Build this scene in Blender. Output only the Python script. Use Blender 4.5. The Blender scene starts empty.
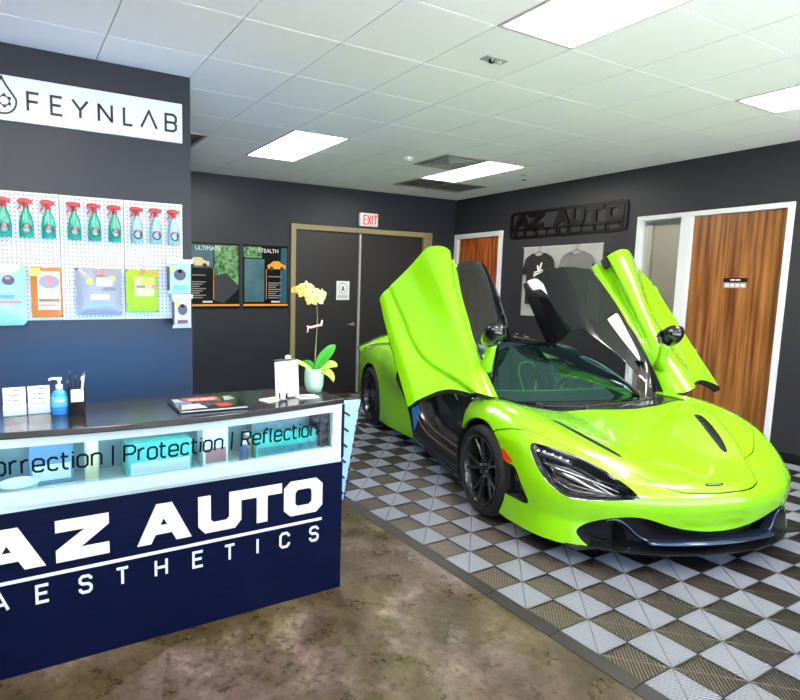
import bpy, bmesh, math, random
import numpy as np
from mathutils import Vector, Matrix
random.seed(7)
S = bpy.context.scene
COL = S.collection

# ------------------------------------------------------------------ camera
FPX, CX, CY = 569.82, 311.65, 351.57
CAM = Vector((-0.5952, -2.4137, 1.6378))
RIGHT = Vector((0.87936526, -0.47590668, 0.01515202))
DOWN = Vector((-0.04191875, -0.10907623, -0.99314913))
FWD = Vector((0.47429903, 0.87270568, -0.11586726))
cd = bpy.data.cameras.new('camera'); cam = bpy.data.objects.new('camera', cd); COL.objects.link(cam)
m = Matrix.Identity(4)
for i in range(3):
    m[i][0] = RIGHT[i]; m[i][1] = -DOWN[i]; m[i][2] = -FWD[i]; m[i][3] = CAM[i]
cam.matrix_world = m
cd.sensor_width = 36; cd.sensor_fit = 'HORIZONTAL'; cd.lens = FPX / 800 * 36
cd.shift_x = (400 - CX) / 800; cd.shift_y = (CY - 350) / 800
cd.clip_start = 0.05
S.camera = cam
# ------------------------------------------------------------------ world: daylight sky outside the shop front
w = bpy.data.worlds.new('sky'); S.world = w; w.use_nodes = True
nt = w.node_tree; nt.nodes.clear()
out = nt.nodes.new('ShaderNodeOutputWorld'); bg = nt.nodes.new('ShaderNodeBackground'); sk = nt.nodes.new('ShaderNodeTexSky')
sk.sky_type = 'NISHITA'; sk.sun_disc = False; sk.sun_elevation = math.radians(42); sk.sun_rotation = math.radians(20)
sk.air_density = 1.0; sk.dust_density = 1.5
bg.inputs['Strength'].default_value = 0.70
nt.links.new(sk.outputs[0], bg.inputs[0]); nt.links.new(bg.outputs[0], out.inputs[0])
sun_d = bpy.data.lights.new('sun', 'SUN'); sun = bpy.data.objects.new('sun', sun_d); COL.objects.link(sun)
sun_d.energy = 36.0; sun_d.angle = math.radians(.6); sun_d.color = (1, .99, .97)
sun.rotation_euler = Vector((-.12, .42, -.88)).to_track_quat('-Z', 'Y').to_euler(); sun.location = (3, -10, 14)
PANEL_EMIT = 24.0
vs = S.view_settings
vs.view_transform = 'Standard'; vs.look = 'None'; vs.gamma = 1; vs.use_curve_mapping = False
vs.exposure = 0.20

# ------------------------------------------------------------------ materials
MATS = {}
def mat(name, col=(.5,.5,.5), rough=.5, metal=0, coat=0, emit=None, estr=1, alpha=None, spec=.5,
        noise=None, bump=None, trans=0, sheen=0):
    """noise=(scale, amount, colour2[, detail, stretch]); bump=(scale, strength)"""
    if name in MATS: return MATS[name]
    mt = bpy.data.materials.new(name); mt.use_nodes = True
    t = mt.node_tree; b = t.nodes['Principled BSDF']
    b.inputs['Base Color'].default_value = (*col, 1); b.inputs['Roughness'].default_value = rough
    b.inputs['Metallic'].default_value = metal; b.inputs['Specular IOR Level'].default_value = spec
    b.inputs['Coat Weight'].default_value = coat; b.inputs['Coat Roughness'].default_value = .03
    b.inputs['Transmission Weight'].default_value = trans
    if emit: b.inputs['Emission Color'].default_value = (*emit, 1); b.inputs['Emission Strength'].default_value = estr
    if alpha is not None: b.inputs['Alpha'].default_value = alpha
    tc = None
    if noise or bump:
        tc = t.nodes.new('ShaderNodeTexCoord'); mp = t.nodes.new('ShaderNodeMapping')
        t.links.new(tc.outputs['Object'], mp.inputs[0])
    if noise:
        sc, amt, c2 = noise[:3]
        if len(noise) > 4: mp.inputs['Scale'].default_value = noise[4]
        n = t.nodes.new('ShaderNodeTexNoise'); n.inputs['Scale'].default_value = sc
        n.inputs['Detail'].default_value = noise[3] if len(noise) > 3 else 4
        r = t.nodes.new('ShaderNodeValToRGB'); r.color_ramp.elements[0].position = .5 - amt; r.color_ramp.elements[1].position = .5 + amt
        r.color_ramp.elements[0].color = (*col, 1); r.color_ramp.elements[1].color = (*c2, 1)
        t.links.new(mp.outputs[0], n.inputs[0]); t.links.new(n.outputs[0], r.inputs[0]); t.links.new(r.outputs[0], b.inputs['Base Color'])
    if bump:
        n2 = t.nodes.new('ShaderNodeTexNoise'); n2.inputs['Scale'].default_value = bump[0]; n2.inputs['Detail'].default_value = 3
        bp = t.nodes.new('ShaderNodeBump'); bp.inputs['Strength'].default_value = bump[1]; bp.inputs['Distance'].default_value = .01
        t.links.new(tc.outputs['Object'], n2.inputs[0]); t.links.new(n2.outputs[0], bp.inputs['Height']); t.links.new(bp.outputs[0], b.inputs['Normal'])
    MATS[name] = mt
    return mt

def glass_mat(name, tint, rough=.02, mix=.12, tintmix=None):
    """thin pane: tinted see-through plus mirror gloss"""
    mt = bpy.data.materials.new(name); mt.use_nodes = True; t = mt.node_tree; t.nodes.clear()
    o = t.nodes.new('ShaderNodeOutputMaterial'); tr = t.nodes.new('ShaderNodeBsdfTransparent'); gl = t.nodes.new('ShaderNodeBsdfGlossy')
    fr = t.nodes.new('ShaderNodeFresnel'); fr.inputs[0].default_value = 1.5
    ad = t.nodes.new('ShaderNodeMath'); ad.operation = 'ADD'; ad.inputs[1].default_value = mix; ad.use_clamp = True
    mx = t.nodes.new('ShaderNodeMixShader'); tr.inputs[0].default_value = (*tint, 1); gl.inputs['Roughness'].default_value = rough; gl.inputs[0].default_value = (*(tintmix or (1,1,1)), 1)
    t.links.new(fr.outputs[0], ad.inputs[0]); t.links.new(ad.outputs[0], mx.inputs[0]); t.links.new(tr.outputs[0], mx.inputs[1]); t.links.new(gl.outputs[0], mx.inputs[2])
    t.links.new(mx.outputs[0], o.inputs[0])
    return mt

WALL = mat('charcoal_paint', (.022,.024,.032), .42, spec=.3, noise=(2.2,.3,(.029,.030,.038)), bump=(60,.06))
WHITE = mat('white_paint', (.80,.81,.80), .35)
TRIMW = mat('white_trim', (.78,.79,.80), .35)
BLACK = mat('black_satin', (.010,.010,.012), .35)
GLOSSBLACK = mat('gloss_black', (.006,.006,.008), .08, coat=.6)
RUBBER = mat('rubber', (.013,.013,.014), .7)
CHROME = mat('brushed_metal', (.62,.62,.63), .28, metal=1)

# ------------------------------------------------------------------ geometry helpers
def link(o, parent=None):
    COL.objects.link(o)
    if parent is not None: o.parent = parent
    return o
def mobj(name, verts, faces, material, parent=None, smooth=False, sub=0, solid=None):
    me = bpy.data.meshes.new(name); me.from_pydata([tuple(v) for v in verts], [], [tuple(f) for f in faces]); me.update()
    mats = material if isinstance(material, (list, tuple)) else [material]
    for q in mats: me.materials.append(q)
    if smooth: me.polygons.foreach_set('use_smooth', [True] * len(me.polygons))
    o = link(bpy.data.objects.new(name, me), parent)
    if solid:
        md = o.modifiers.new('solid', 'SOLIDIFY'); md.thickness = solid; md.offset = -1
    if sub:
        md = o.modifiers.new('sub', 'SUBSURF'); md.levels = sub; md.render_levels = sub
    return o
class MB:
    """mesh builder: collects pieces of ONE object"""
    def __init__(s): s.v = []; s.f = []
    def add(s, v, f):
        n = len(s.v); s.v += [tuple(p) for p in v]; s.f += [tuple(i + n for i in q) for q in f]; return s
    def box(s, x0, x1, y0, y1, z0, z1):
        v = [(x0,y0,z0),(x1,y0,z0),(x1,y1,z0),(x0,y1,z0),(x0,y0,z1),(x1,y0,z1),(x1,y1,z1),(x0,y1,z1)]
        return s.add(v, [(3,2,1,0),(4,5,6,7),(0,1,5,4),(1,2,6,5),(2,3,7,6),(3,0,4,7)])
    def lathe(s, prof, n=24, c=(0,0,0), axis='z', close=False):
        v = []; f = []
        for r, h in prof:
            for k in range(n):
                a = 2*math.pi*k/n; p = (r*math.cos(a), r*math.sin(a), h)
                if axis == 'y': p = (p[0], p[2], -p[1])
                if axis == 'x': p = (p[2], p[0], p[1])
                v.append((p[0]+c[0], p[1]+c[1], p[2]+c[2]))
        L = len(prof)
        for i in range(L - (0 if close else 1)):
            j = (i+1) % L
            for k in range(n): f.append((i*n+k, i*n+(k+1)%n, j*n+(k+1)%n, j*n+k))
        if not close:
            f.append(tuple(range(n-1,-1,-1))); f.append(tuple((L-1)*n+k for k in range(n)))
        return s.add(v, f)
    def tube(s, path, r, n=8, closed=False):
        path = [Vector(p) for p in path]; N = len(path); v = []; f = []
        up = Vector((0,0,1)); prev = None
        for i, p in enumerate(path):
            if closed: d = path[(i+1)%N] - path[i-1]
            else: d = path[min(i+1,N-1)] - path[max(i-1,0)]
            d.normalize()
            if prev is None: a = d.cross(up if abs(d.z) < .9 else Vector((1,0,0))).normalized()
            else: a = (prev - d*prev.dot(d)).normalized()
            prev = a; b = d.cross(a); rr = r[i] if isinstance(r, (list, tuple)) else r
            for k in range(n):
                t = 2*math.pi*k/n; v.append(p + a*math.cos(t)*rr + b*math.sin(t)*rr)
        for i in range(N if closed else N-1):
            j = (i+1) % N
            for k in range(n): f.append((i*n+k, i*n+(k+1)%n, j*n+(k+1)%n, j*n+k))
        if not closed: f.append(tuple(range(n-1,-1,-1))); f.append(tuple((N-1)*n+k for k in range(n)))
        return s.add(v, f)
    def prism(s, poly, M, d):
        """poly 2d outline (ccw), M(u,v,w)->3d, extruded from w=0 to w=d"""
        n = len(poly); v = [M(u, q, 0) for u, q in poly] + [M(u, q, d) for u, q in poly]
        f = [tuple(range(n-1,-1,-1)), tuple(range(n,2*n))] + [(i,(i+1)%n,n+(i+1)%n,n+i) for i in range(n)]
        return s.add(v, f)
    def ring(s, outer, inner, M, d):
        n = len(outer)
        v = [M(u,q,0) for u,q in outer]+[M(u,q,0) for u,q in inner]+[M(u,q,d) for u,q in outer]+[M(u,q,d) for u,q in inner]; f = []
        for i in range(n):
            j = (i+1)%n
            f += [(i,n+i,n+j,j),(2*n+i,2*n+j,3*n+j,3*n+i),(i,j,2*n+j,2*n+i),(n+j,n+i,3*n+i,3*n+j)]
        return s.add(v, f)
    def ribbon(s, pts, wd, M, d, closed=False):
        """2d stroke of width wd with mitred joints, extruded"""
        P = [Vector(p) for p in pts]; N = len(P); L = []; Rr = []
        for i in range(N):
            a = P[i]-P[i-1] if (i or closed) else None; b = P[(i+1)%N]-P[i] if (i < N-1 or closed) else None
            a = a.normalized() if a else None; b = b.normalized() if b else None
            if a is None: nn = Vector((-b.y,b.x)); k = 1
            elif b is None: nn = Vector((-a.y,a.x)); k = 1
            else:
                na = Vector((-a.y,a.x)); nb = Vector((-b.y,b.x)); nn = (na+nb)
                if nn.length < 1e-4: nn = na; k = 1
                else: nn.normalize(); k = min(1/max(nn.dot(na),.35), 2)
            L.append(P[i]+nn*wd/2*k); Rr.append(P[i]-nn*wd/2*k)
        if closed: return s.ring([tuple(q) for q in Rr], [tuple(q) for q in L], M, d)
        v = []; f = []
        for i in range(N): v += [M(*L[i],0), M(*Rr[i],0), M(*L[i],d), M(*Rr[i],d)]
        for i in range(N-1):
            a = 4*i; b = 4*i+4
            f += [(a+2,a+3,b+3,b+2),(a,b,b+1,a+1),(a,a+2,b+2,b),(a+1,b+1,b+3,a+3)]
        e = 4*(N-1); f += [(0,1,3,2),(e,e+2,e+3,e+1)]
        return s.add(v, f)
    def build(s, name, material, parent=None, smooth=False, bevel=0, seg=2, off=(0,0,0), sub=0, auto=None, bangle=30):
        me = bpy.data.meshes.new(name); bm = bmesh.new()
        vs_ = [bm.verts.new((p[0]-off[0], p[1]-off[1], p[2]-off[2])) for p in s.v]
        for q in s.f:
            try: bm.faces.new([vs_[i] for i in q])
            except ValueError: pass
        bm.normal_update()
        if bevel:
            bmesh.ops.recalc_face_normals(bm, faces=bm.faces)
            ed = [e for e in bm.edges if len(e.link_faces) == 2 and e.calc_face_angle(0) > math.radians(bangle)]
            bmesh.ops.bevel(bm, geom=ed, offset=bevel, segments=seg, affect='EDGES', profile=.5, clamp_overlap=True)
        else: bmesh.ops.recalc_face_normals(bm, faces=bm.faces)
        bm.to_mesh(me); bm.free()
        me.materials.append(material)
        o = link(bpy.data.objects.new(name, me), parent)
        if smooth or auto:
            me.polygons.foreach_set('use_smooth', [True]*len(me.polygons))
            if auto: me.set_sharp_from_angle(angle=math.radians(auto))
        if sub:
            md = o.modifiers.new('sub','SUBSURF'); md.levels = sub; md.render_levels = sub
        return o
def thing(name, label, cat, loc=(0,0,0), rotz=0, group=None):
    o = bpy.data.objects.new(name, None); o.empty_display_size = .1; COL.objects.link(o)
    o.location = loc; o.rotation_euler = (0,0,rotz); o['label'] = label; o['category'] = cat
    if group: o['group'] = group
    return o
def tag(o, label, cat, group=None):
    o['label'] = label; o['category'] = cat
    if group: o['group'] = group
    return o
def struct(o): o['kind'] = 'structure'; return o
def bx(name, a, material, parent=None, bevel=0, off=(0,0,0)):
    return MB().box(*a).build(name, material, parent, bevel=bevel, off=off, smooth=False)
def copy_tree(o, parent=None):
    c = o.copy(); COL.objects.link(c); c.parent = parent
    for ch in o.children: copy_tree(ch, c)
    return c

# ------------------------------------------------------------------ stroke lettering (squared, chamfered corners)
def _box(w, c=.16, h=1): return [(c,0),(w-c,0),(w,c),(w,h-c),(w-c,h),(c,h),(0,h-c),(0,c)]
GL = {  # glyph: (width, [(closed, points)...]) in cap heights
 'A': (.76, [(0,[(0,0),(.38,1),(.76,0)]), (0,[(.14,.34),(.62,.34)])]),
 'B': (.66, [(1,[(0,0),(.5,0),(.66,.14),(.66,.38),(.54,.5),(.66,.62),(.66,.86),(.5,1),(0,1)]),(0,[(0,.52),(.54,.52)])]),
 'C': (.66, [(0,[(.66,.74),(.66,.84),(.5,1),(.16,1),(0,.84),(0,.16),(.16,0),(.5,0),(.66,.16),(.66,.26)])]),
 'E': (.62, [(0,[(.62,1),(0,1),(0,0),(.62,0)]),(0,[(0,.52),(.54,.52)])]),
 'F': (.62, [(0,[(.62,1),(0,1),(0,0)]),(0,[(0,.52),(.56,.52)])]),
 'H': (.68, [(0,[(0,0),(0,1)]),(0,[(.68,0),(.68,1)]),(0,[(0,.52),(.68,.52)])]),
 'I': (.0, [(0,[(0,0),(0,1)])]),
 'L': (.58, [(0,[(0,1),(0,0),(.58,0)])]),
 'N': (.78, [(0,[(0,0),(0,1)]),(0,[(.78,0),(.78,1)]),(0,[(.0,.96),(.78,.04)])]),
 'P': (.62, [(0,[(0,0),(0,1),(.46,1),(.62,.86),(.62,.6),(.46,.46),(0,.46)])]),
 'R': (.62, [(0,[(0,0),(0,1),(.46,1),(.62,.86),(.62,.62),(.46,.48),(0,.48)]),(0,[(.34,.46),(.62,0)])]),
 'S': (.62, [(0,[(.62,.78),(.62,.86),(.48,1),(.14,1),(0,.86),(0,.66),(.14,.53),(.48,.5),(.62,.36),(.62,.14),(.48,0),(.14,0),(0,.14),(0,.24)])]),
 'T': (.68, [(0,[(0,1),(.68,1)]),(0,[(.34,1),(.34,0)])]),
 'X': (.62, [(0,[(0,0),(.62,1)]),(0,[(0,1),(.62,0)])]),
 'Y': (.90, [(0,[(0,1),(.45,.46),(.45,0)]),(0,[(.9,1),(.45,.46)])]),
 '^': (.98, [(0,[(0,0),(.49,1),(.98,0)])]),
 '|': (.0, [(0,[(0,-.12),(0,1.12)])]),
 'o': (.54, [(1,_box(.54,.13,.74))]),
 'e': (.54, [(0,[(.54,.12),(.42,0),(.13,0),(0,.13),(0,.61),(.13,.74),(.41,.74),(.54,.61),(.54,.36),(0,.36)])]),
 'c': (.48, [(0,[(.48,.12),(.38,0),(.13,0),(0,.13),(0,.61),(.13,.74),(.38,.74),(.48,.62)])]),
 'r': (.34, [(0,[(0,0),(0,.74)]),(0,[(0,.56),(.16,.74),(.34,.74)])]),
 't': (.34, [(0,[(.06,1),(.06,.12),(.16,0),(.34,0)]),(0,[(-.08,.74),(.32,.74)])]),
 'i': (.0, [(0,[(0,0),(0,.74)]),(0,[(0,.9),(0,1.0)])]),
 'n': (.52, [(0,[(0,0),(0,.74)]),(0,[(0,.6),(.14,.74),(.4,.74),(.52,.62),(.52,0)])]),
 'f': (.34, [(0,[(.06,0),(.06,.86),(.18,1),(.36,1)]),(0,[(-.06,.7),(.3,.7)])]),
 'l': (.12, [(0,[(0,1),(0,.12),(.12,0)])]),
}
def glyph(ch, u0, v0, h, wd, M, d, name, material, parent, off=(0,0,0), ws=1.0):
    b = MB()
    for cl, pts in GL[ch][1]:
        b.ribbon([(u0+x*h*ws, v0+y*h) for x, y in pts], wd, M, d, closed=bool(cl))
    return b.build(name, material, parent, off=off)
def line_text(txt, u0, v0, h, wd, M, d, material, parent, u1=None, gap=.22, sp=.5, name='letter', off=(0,0,0), ws=1.0):
    """text from u0; when u1 is given the gaps are stretched so that it ends there"""
    tot = sum((GL[c][0]*ws if c != ' ' else sp) for c in txt)*h
    if u1 is not None: gap = (u1-u0-tot)/(len(txt)-1)/h
    u = u0
    for c in txt:
        if c == ' ': u += (sp+gap)*h; continue
        glyph(c, u, v0, h, wd, M, d, name, material, parent, off, ws); u += (GL[c][0]*ws+gap)*h
# heavy extended letters of the shop's name
BIG = {'A': (1.38, [[(0,0),(.34,0),(.66,.62),(.70,1),(.48,1)],[(.88,1),(.70,1),(.66,.62),(.98,0),(1.38,0)],[(.46,.22),(.86,.22),(.75,.44),(.57,.44)]]),
 'Z': (1.2, [[(0,1),(0,.72),(.66,.72),(1.2,1)],[(1.2,1),(.66,.72),(0,.28),(0,0),(.54,.28),(1.2,.74)],[(0,0),(1.2,0),(1.2,.28),(.54,.28)]]),
 'U': (1.2, [[(0,1),(0,.2),(.34,.34),(.34,1)],[(0,.2),(.18,0),(.42,.26),(.34,.34)],[(.18,0),(1.02,0),(.78,.26),(.42,.26)],[(1.02,0),(1.2,.2),(.86,.34),(.78,.26)],[(1.2,.2),(1.2,1),(.86,1),(.86,.34)]]),
 'T': (1.28, [[(0,1),(0,.73),(1.28,.73),(1.28,1)],[(.47,.73),(.47,0),(.81,0),(.81,.73)]])}
def big(ch, u0, v0, wdt, h, M, d, material, parent, off=(0,0,0)):
    b = MB()
    if ch == 'O':
        o = [(.2,0),(1.0,0),(1.2,.18),(1.2,.82),(1.0,1),(.2,1),(0,.82),(0,.18)]; i = [(.42,.26),(.78,.26),(.86,.34),(.86,.66),(.78,.74),(.42,.74),(.34,.66),(.34,.34)]
        k = wdt/1.2; b.ring([(u0+x*k, v0+y*h) for x,y in o], [(u0+x*k, v0+y*h) for x,y in i], M, d)
    else:
        W_, ps = BIG[ch]; k = wdt/W_
        for p in ps: b.prism([(u0+x*k, v0+y*h) for x,y in p], M, d)
    return b.build('letter', material, parent, off=off)
def small_text(txt, size, material, parent, loc, rot, name='lettering', off=(0,0,0), align='CENTER'):
    c = bpy.data.curves.new(name, 'FONT'); c.body = txt; c.size = size; c.align_x = align; c.extrude = .0004
    o = bpy.data.objects.new(name, c); COL.objects.link(o)
    bpy.context.view_layer.update()
    me = bpy.data.meshes.new_from_object(o.evaluated_get(bpy.context.evaluated_depsgraph_get()))
    bpy.data.objects.remove(o); bpy.data.curves.remove(c)
    me.materials.clear(); me.materials.append(material)
    o = link(bpy.data.objects.new(name, me), parent)
    o.location = (loc[0]-off[0], loc[1]-off[1], loc[2]-off[2]); o.rotation_euler = rot
    return o
# ================================================================== THE ROOM
G = 0.6096; H = 3.05; XR = 6.02; YB = 4.87; YP = 1.638; XL = -3.0; YF = -4.3; XP = 0.615
def concrete(name):
    mt = bpy.data.materials.new(name); mt.use_nodes = True; t = mt.node_tree; b = t.nodes['Principled BSDF']
    tc = t.nodes.new('ShaderNodeTexCoord')
    def nz(sc, det, ro=.6):
        n = t.nodes.new('ShaderNodeTexNoise'); n.inputs['Scale'].default_value = sc; n.inputs['Detail'].default_value = det; n.inputs['Roughness'].default_value = ro
        t.links.new(tc.outputs['Object'], n.inputs[0]); return n
    def ramp(n, stops):
        r = t.nodes.new('ShaderNodeValToRGB'); e = r.color_ramp.elements
        while len(e) < len(stops): e.new(.5)
        for i, (p, c) in enumerate(stops): e[i].position = p; e[i].color = (*c, 1)
        t.links.new(n.outputs[0], r.inputs[0]); return r
    r1 = ramp(nz(2.6, 9, .72), [(.34,(.034,.023,.011)),(.46,(.070,.050,.033)),(.56,(.115,.086,.068)),(.66,(.22,.18,.15))])
    r2 = ramp(nz(1.1, 5), [(.40,(.80,.80,.36)),(.60,(1.,.92,.95))])
    mx = t.nodes.new('ShaderNodeMix'); mx.data_type = 'RGBA'; mx.blend_type = 'MULTIPLY'; mx.inputs[0].default_value = 1
    t.links.new(r1.outputs[0], mx.inputs[6]); t.links.new(r2.outputs[0], mx.inputs[7])
    r3 = ramp(nz(26, 8, .75), [(.38,(.16,.14,.13)),(.50,(1,1,1))])
    m2 = t.nodes.new('ShaderNodeMix'); m2.data_type = 'RGBA'; m2.blend_type = 'MULTIPLY'; m2.inputs[0].default_value = .75
    t.links.new(mx.outputs[2], m2.inputs[6]); t.links.new(r3.outputs[0], m2.inputs[7]); t.links.new(m2.outputs[2], b.inputs['Base Color'])
    rr = ramp(nz(5, 5), [(.35,(.22,)*3),(.7,(.5,)*3)]); t.links.new(rr.outputs[0], b.inputs['Roughness'])
    bp = t.nodes.new('ShaderNodeBump'); bp.inputs['Strength'].default_value = .15; bp.inputs['Distance'].default_value = .01
    t.links.new(nz(18, 6).outputs[0], bp.inputs['Height']); t.links.new(bp.outputs[0], b.inputs['Normal'])
    return mt
CONC = concrete('stained_concrete')
struct(bx('floor', (XL-.2, XR+.2, YF, YB+.2, -.12, 0), CONC))
struct(bx('pavement', (-14, 18, -22, YF, -.16, -.04), mat('pavement_concrete', (.60,.635,.66), .8, noise=(3,.2,(.67,.705,.73)))))
# walls
struct(bx('wall_left', (XL-.2, XL, YF, YB+.2, 0, H+.1), WALL))
struct(bx('wall_partition', (XL, XP, YP, YP+.16, 0, H), WALL))
WALLR = mat('charcoal_paint_lit', (.028,.028,.034), .42, spec=.3, noise=(2.2,.3,(.036,.035,.041)), bump=(60,.06))  # same charcoal paint, lighter: light on the right wall put into its colour
def pierced(name, boxes):
    b = MB()
    for a in boxes: b.box(*a)
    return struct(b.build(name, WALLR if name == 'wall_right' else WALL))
D1 = (.25, 1.77, 2.49); D2 = (3.83, 4.86, 2.49); D3 = (3.0, 5.52, 2.49)
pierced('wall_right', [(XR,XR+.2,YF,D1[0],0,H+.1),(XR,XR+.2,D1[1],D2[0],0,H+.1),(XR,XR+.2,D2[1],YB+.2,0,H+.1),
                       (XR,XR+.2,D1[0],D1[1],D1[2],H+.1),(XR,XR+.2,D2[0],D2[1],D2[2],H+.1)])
pierced('wall_back', [(XL,D3[0],YB,YB+.2,0,H+.1),(D3[1],XR+.2,YB,YB+.2,0,H+.1),(D3[0],D3[1],YB,YB+.2,D3[2],H+.1)])
DARKBB = mat('black_cove_base', (.008,.008,.009), .4)
struct(bx('baseboard_right', (XR-.012,XR,YF,D1[0],.0,.10), DARKBB)); struct(bx('baseboard_right', (XR-.012,XR,D1[1],D2[0],.0,.10), DARKBB))
struct(bx('baseboard_back', (XL,D3[0],YB-.012,YB,0,.10), DARKBB)); struct(bx('baseboard_back', (D3[1],XR-.012,YB-.012,YB,0,.10), DARKBB))
struct(bx('baseboard_left', (XL,XP,YP-.012,YP,0,.10), DARKBB))
# shop front behind the photographer: header, low sill and dark mullions, open to the daylight
fr = MB(); fr.box(XL-.2, XR+.2, YF-.15, YF, 2.75, H+.1); fr.box(XL-.2, XR+.2, YF-.15, YF, -.12, .12)
struct(fr.build('wall_front', WALL))
for k in range(7):
    x = XL + .0 + (XR-XL)*k/6
    struct(bx('window_%d' % (k+2), (x-.03, x+.03, YF-.11, YF-.04, .12, 2.75), mat('bronze_aluminium', (.03,.028,.026), .35, metal=.6)))

# ---- doors
WOOD_N = mat('amber_veneer', (.13,.040,.010), .28, noise=(4.2,.15,(.40,.165,.045),8,(1,5.5,.22)))
WOOD_O = mat('orange_veneer', (.17,.028,.006), .35, noise=(4.6,.12,(.60,.16,.03),8,(1,6,.30)))
TAN = mat('khaki_frame_paint', (.30,.245,.115), .4)
DOORG = mat('charcoal_door_paint', (.024,.022,.024), .42, bump=(45,.05))
CLOSURE = mat('closure_black', (.02,.02,.02), .9)
def frame_x(b, y0, y1, zt, wd, dep, x=XR):   # frame around an opening in the right wall
    b.box(x-dep, x+.12, y0, y0+wd, 0, zt); b.box(x-dep, x+.12, y1-wd, y1, 0, zt); b.box(x-dep, x+.12, y0+wd, y1-wd, zt-wd, zt)
# office door with side light
d1 = struct(thing('door_1', 'amber wood veneer office door in a white frame with a side light', 'door', (XR, .72, 0))); del d1['category']
of = (XR,.72,0)
b = MB(); frame_x(b, D1[0], D1[1], D1[2], .052, .022); b.box(XR-.022, XR+.12, 1.155, 1.275, 0, D1[2]-.052); b.box(XR-.01, XR+.12, 1.275, 1.718, 0, .28); b.build('frame', TRIMW, d1, bevel=.004, off=of)
bx('door_leaf', (XR+.02, XR+.065, .305, 1.152, .012, D1[2]-.055), WOOD_N, d1, off=of)
ofb = MB(); ofb.box(XR+1.2,XR+1.25,.0,2.1,0,2.75); ofb.box(XR+.2,XR+1.2,-.05,0,0,2.75); ofb.box(XR+.2,XR+1.2,2.1,2.15,0,2.75); ofb.box(XR+.2,XR+1.25,-.05,2.15,2.75,2.8); ofb.box(XR+.2,XR+1.25,-.05,2.15,-.05,0)
struct(ofb.build('wall_office', mat('office_paint', (.75,.72,.66), .8)))
struct(bx('ceiling_added_light', (XR+.5,XR+.9,.7,1.6,2.70,2.74), mat('added_office_light', (.9,.9,.9), .5, emit=(1,.97,.90), estr=8)))  # unseen lamp, added so the blinds are lit from behind
pl = bx('name_plate', (XR+.013, XR+.02, .592, .812, 1.735, 1.775), mat('plate_black', (.01,.01,.012), .3), d1, off=of)
for y0_, y1_ in ((.655,.695),(.702,.745)): bx('plate_print', (XR+.0122, XR+.013, y0_, y1_, 1.750, 1.762), WHITE, d1, off=of)
bx('braille_plate', (XR+.014, XR+.02, .60, .805, 1.675, 1.728), mat('plate_grey', (.42,.40,.38), .5), d1, off=of)
for k in range(4): bx('plate_print', (XR+.0132, XR+.014, .612+k*.048, .646+k*.048, 1.688, 1.716), WHITE, d1, off=of)
lv = MB().lathe([(.028,0),(.028,.012),(.012,.016),(.012,.05)], 16, (XR+.02-.0, 1.09, 1.0), 'x'); 
lv = MB(); lv.lathe([(.028,-.012),(.028,0)], 16, (XR+.02,1.09,1.0), 'x'); lv.tube([(XR+.01,1.09,1.0),(XR-.03,1.09,1.0),(XR-.035,1.08,1.0),(XR-.035,.98,1.0)], .009); lv.build('lever_handle', CHROME, d1, off=of, auto=40)
w1 = struct(bx('window_1', (XR+.05, XR+.056, 1.27, 1.722, .275, D1[2]-.05), glass_mat('pane_glass', (.92,.95,.95), .02, .03)))
bl = MB()
for k in range(70):
    z = .3 + k*.0307
    bl.add([(XR+.092,1.29,z),(XR+.086,1.29,z+.032),(XR+.086,1.60,z+.032),(XR+.092,1.60,z)], [(0,1,2,3)])
    bl.add([(XR+.092,1.604,z),(XR+.086,1.604,z+.032),(XR+.086,1.65,z+.032),(XR+.092,1.65,z)], [(0,1,2,3)])
BLM = mat('cream_blind', (.70,.66,.58), .5); tb = BLM.node_tree; trn = tb.nodes.new('ShaderNodeBsdfTranslucent'); trn.inputs[0].default_value = (.72,.66,.55,1); mxb = tb.nodes.new('ShaderNodeMixShader'); mxb.inputs[0].default_value = .5
tb.links.new(tb.nodes['Principled BSDF'].outputs[0], mxb.inputs[1]); tb.links.new(trn.outputs[0], mxb.inputs[2]); tb.links.new(mxb.outputs[0], tb.nodes['Material Output'].inputs[0])
blo = bl.build('blind', BLM, w1); blo['kind'] = 'stuff'
bx('blind_rail', (XR+.075, XR+.115, 1.285, 1.718, 2.39, 2.425), mat('blind_rail_grey', (.45,.47,.47), .4), w1)
bx('blind_cord', (XR+.078, XR+.082, 1.62, 1.626, .5, 2.4), mat('blind_rail_grey'), w1)
# small far door
d2 = struct(thing('door_2', 'orange wood door in a white frame beside the corner', 'door', (XR, 4.3, 0))); del d2['category']
of = (XR,4.3,0); b = MB(); frame_x(b, D2[0], D2[1], D2[2], .075, .02); b.build('frame', TRIMW, d2, bevel=.004, off=of)
bx('door_leaf', (XR+.03, XR+.07, D2[0]+.076, D2[1]-.076, .01, D2[2]-.076), WOOD_O, d2, off=of)
bx('light_closure', (XR+.19, XR+.2, D2[0], D2[1], 0, 2.49), CLOSURE, d2, off=of)  # unseen closure, added to keep outdoor light out of the doorway
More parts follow.
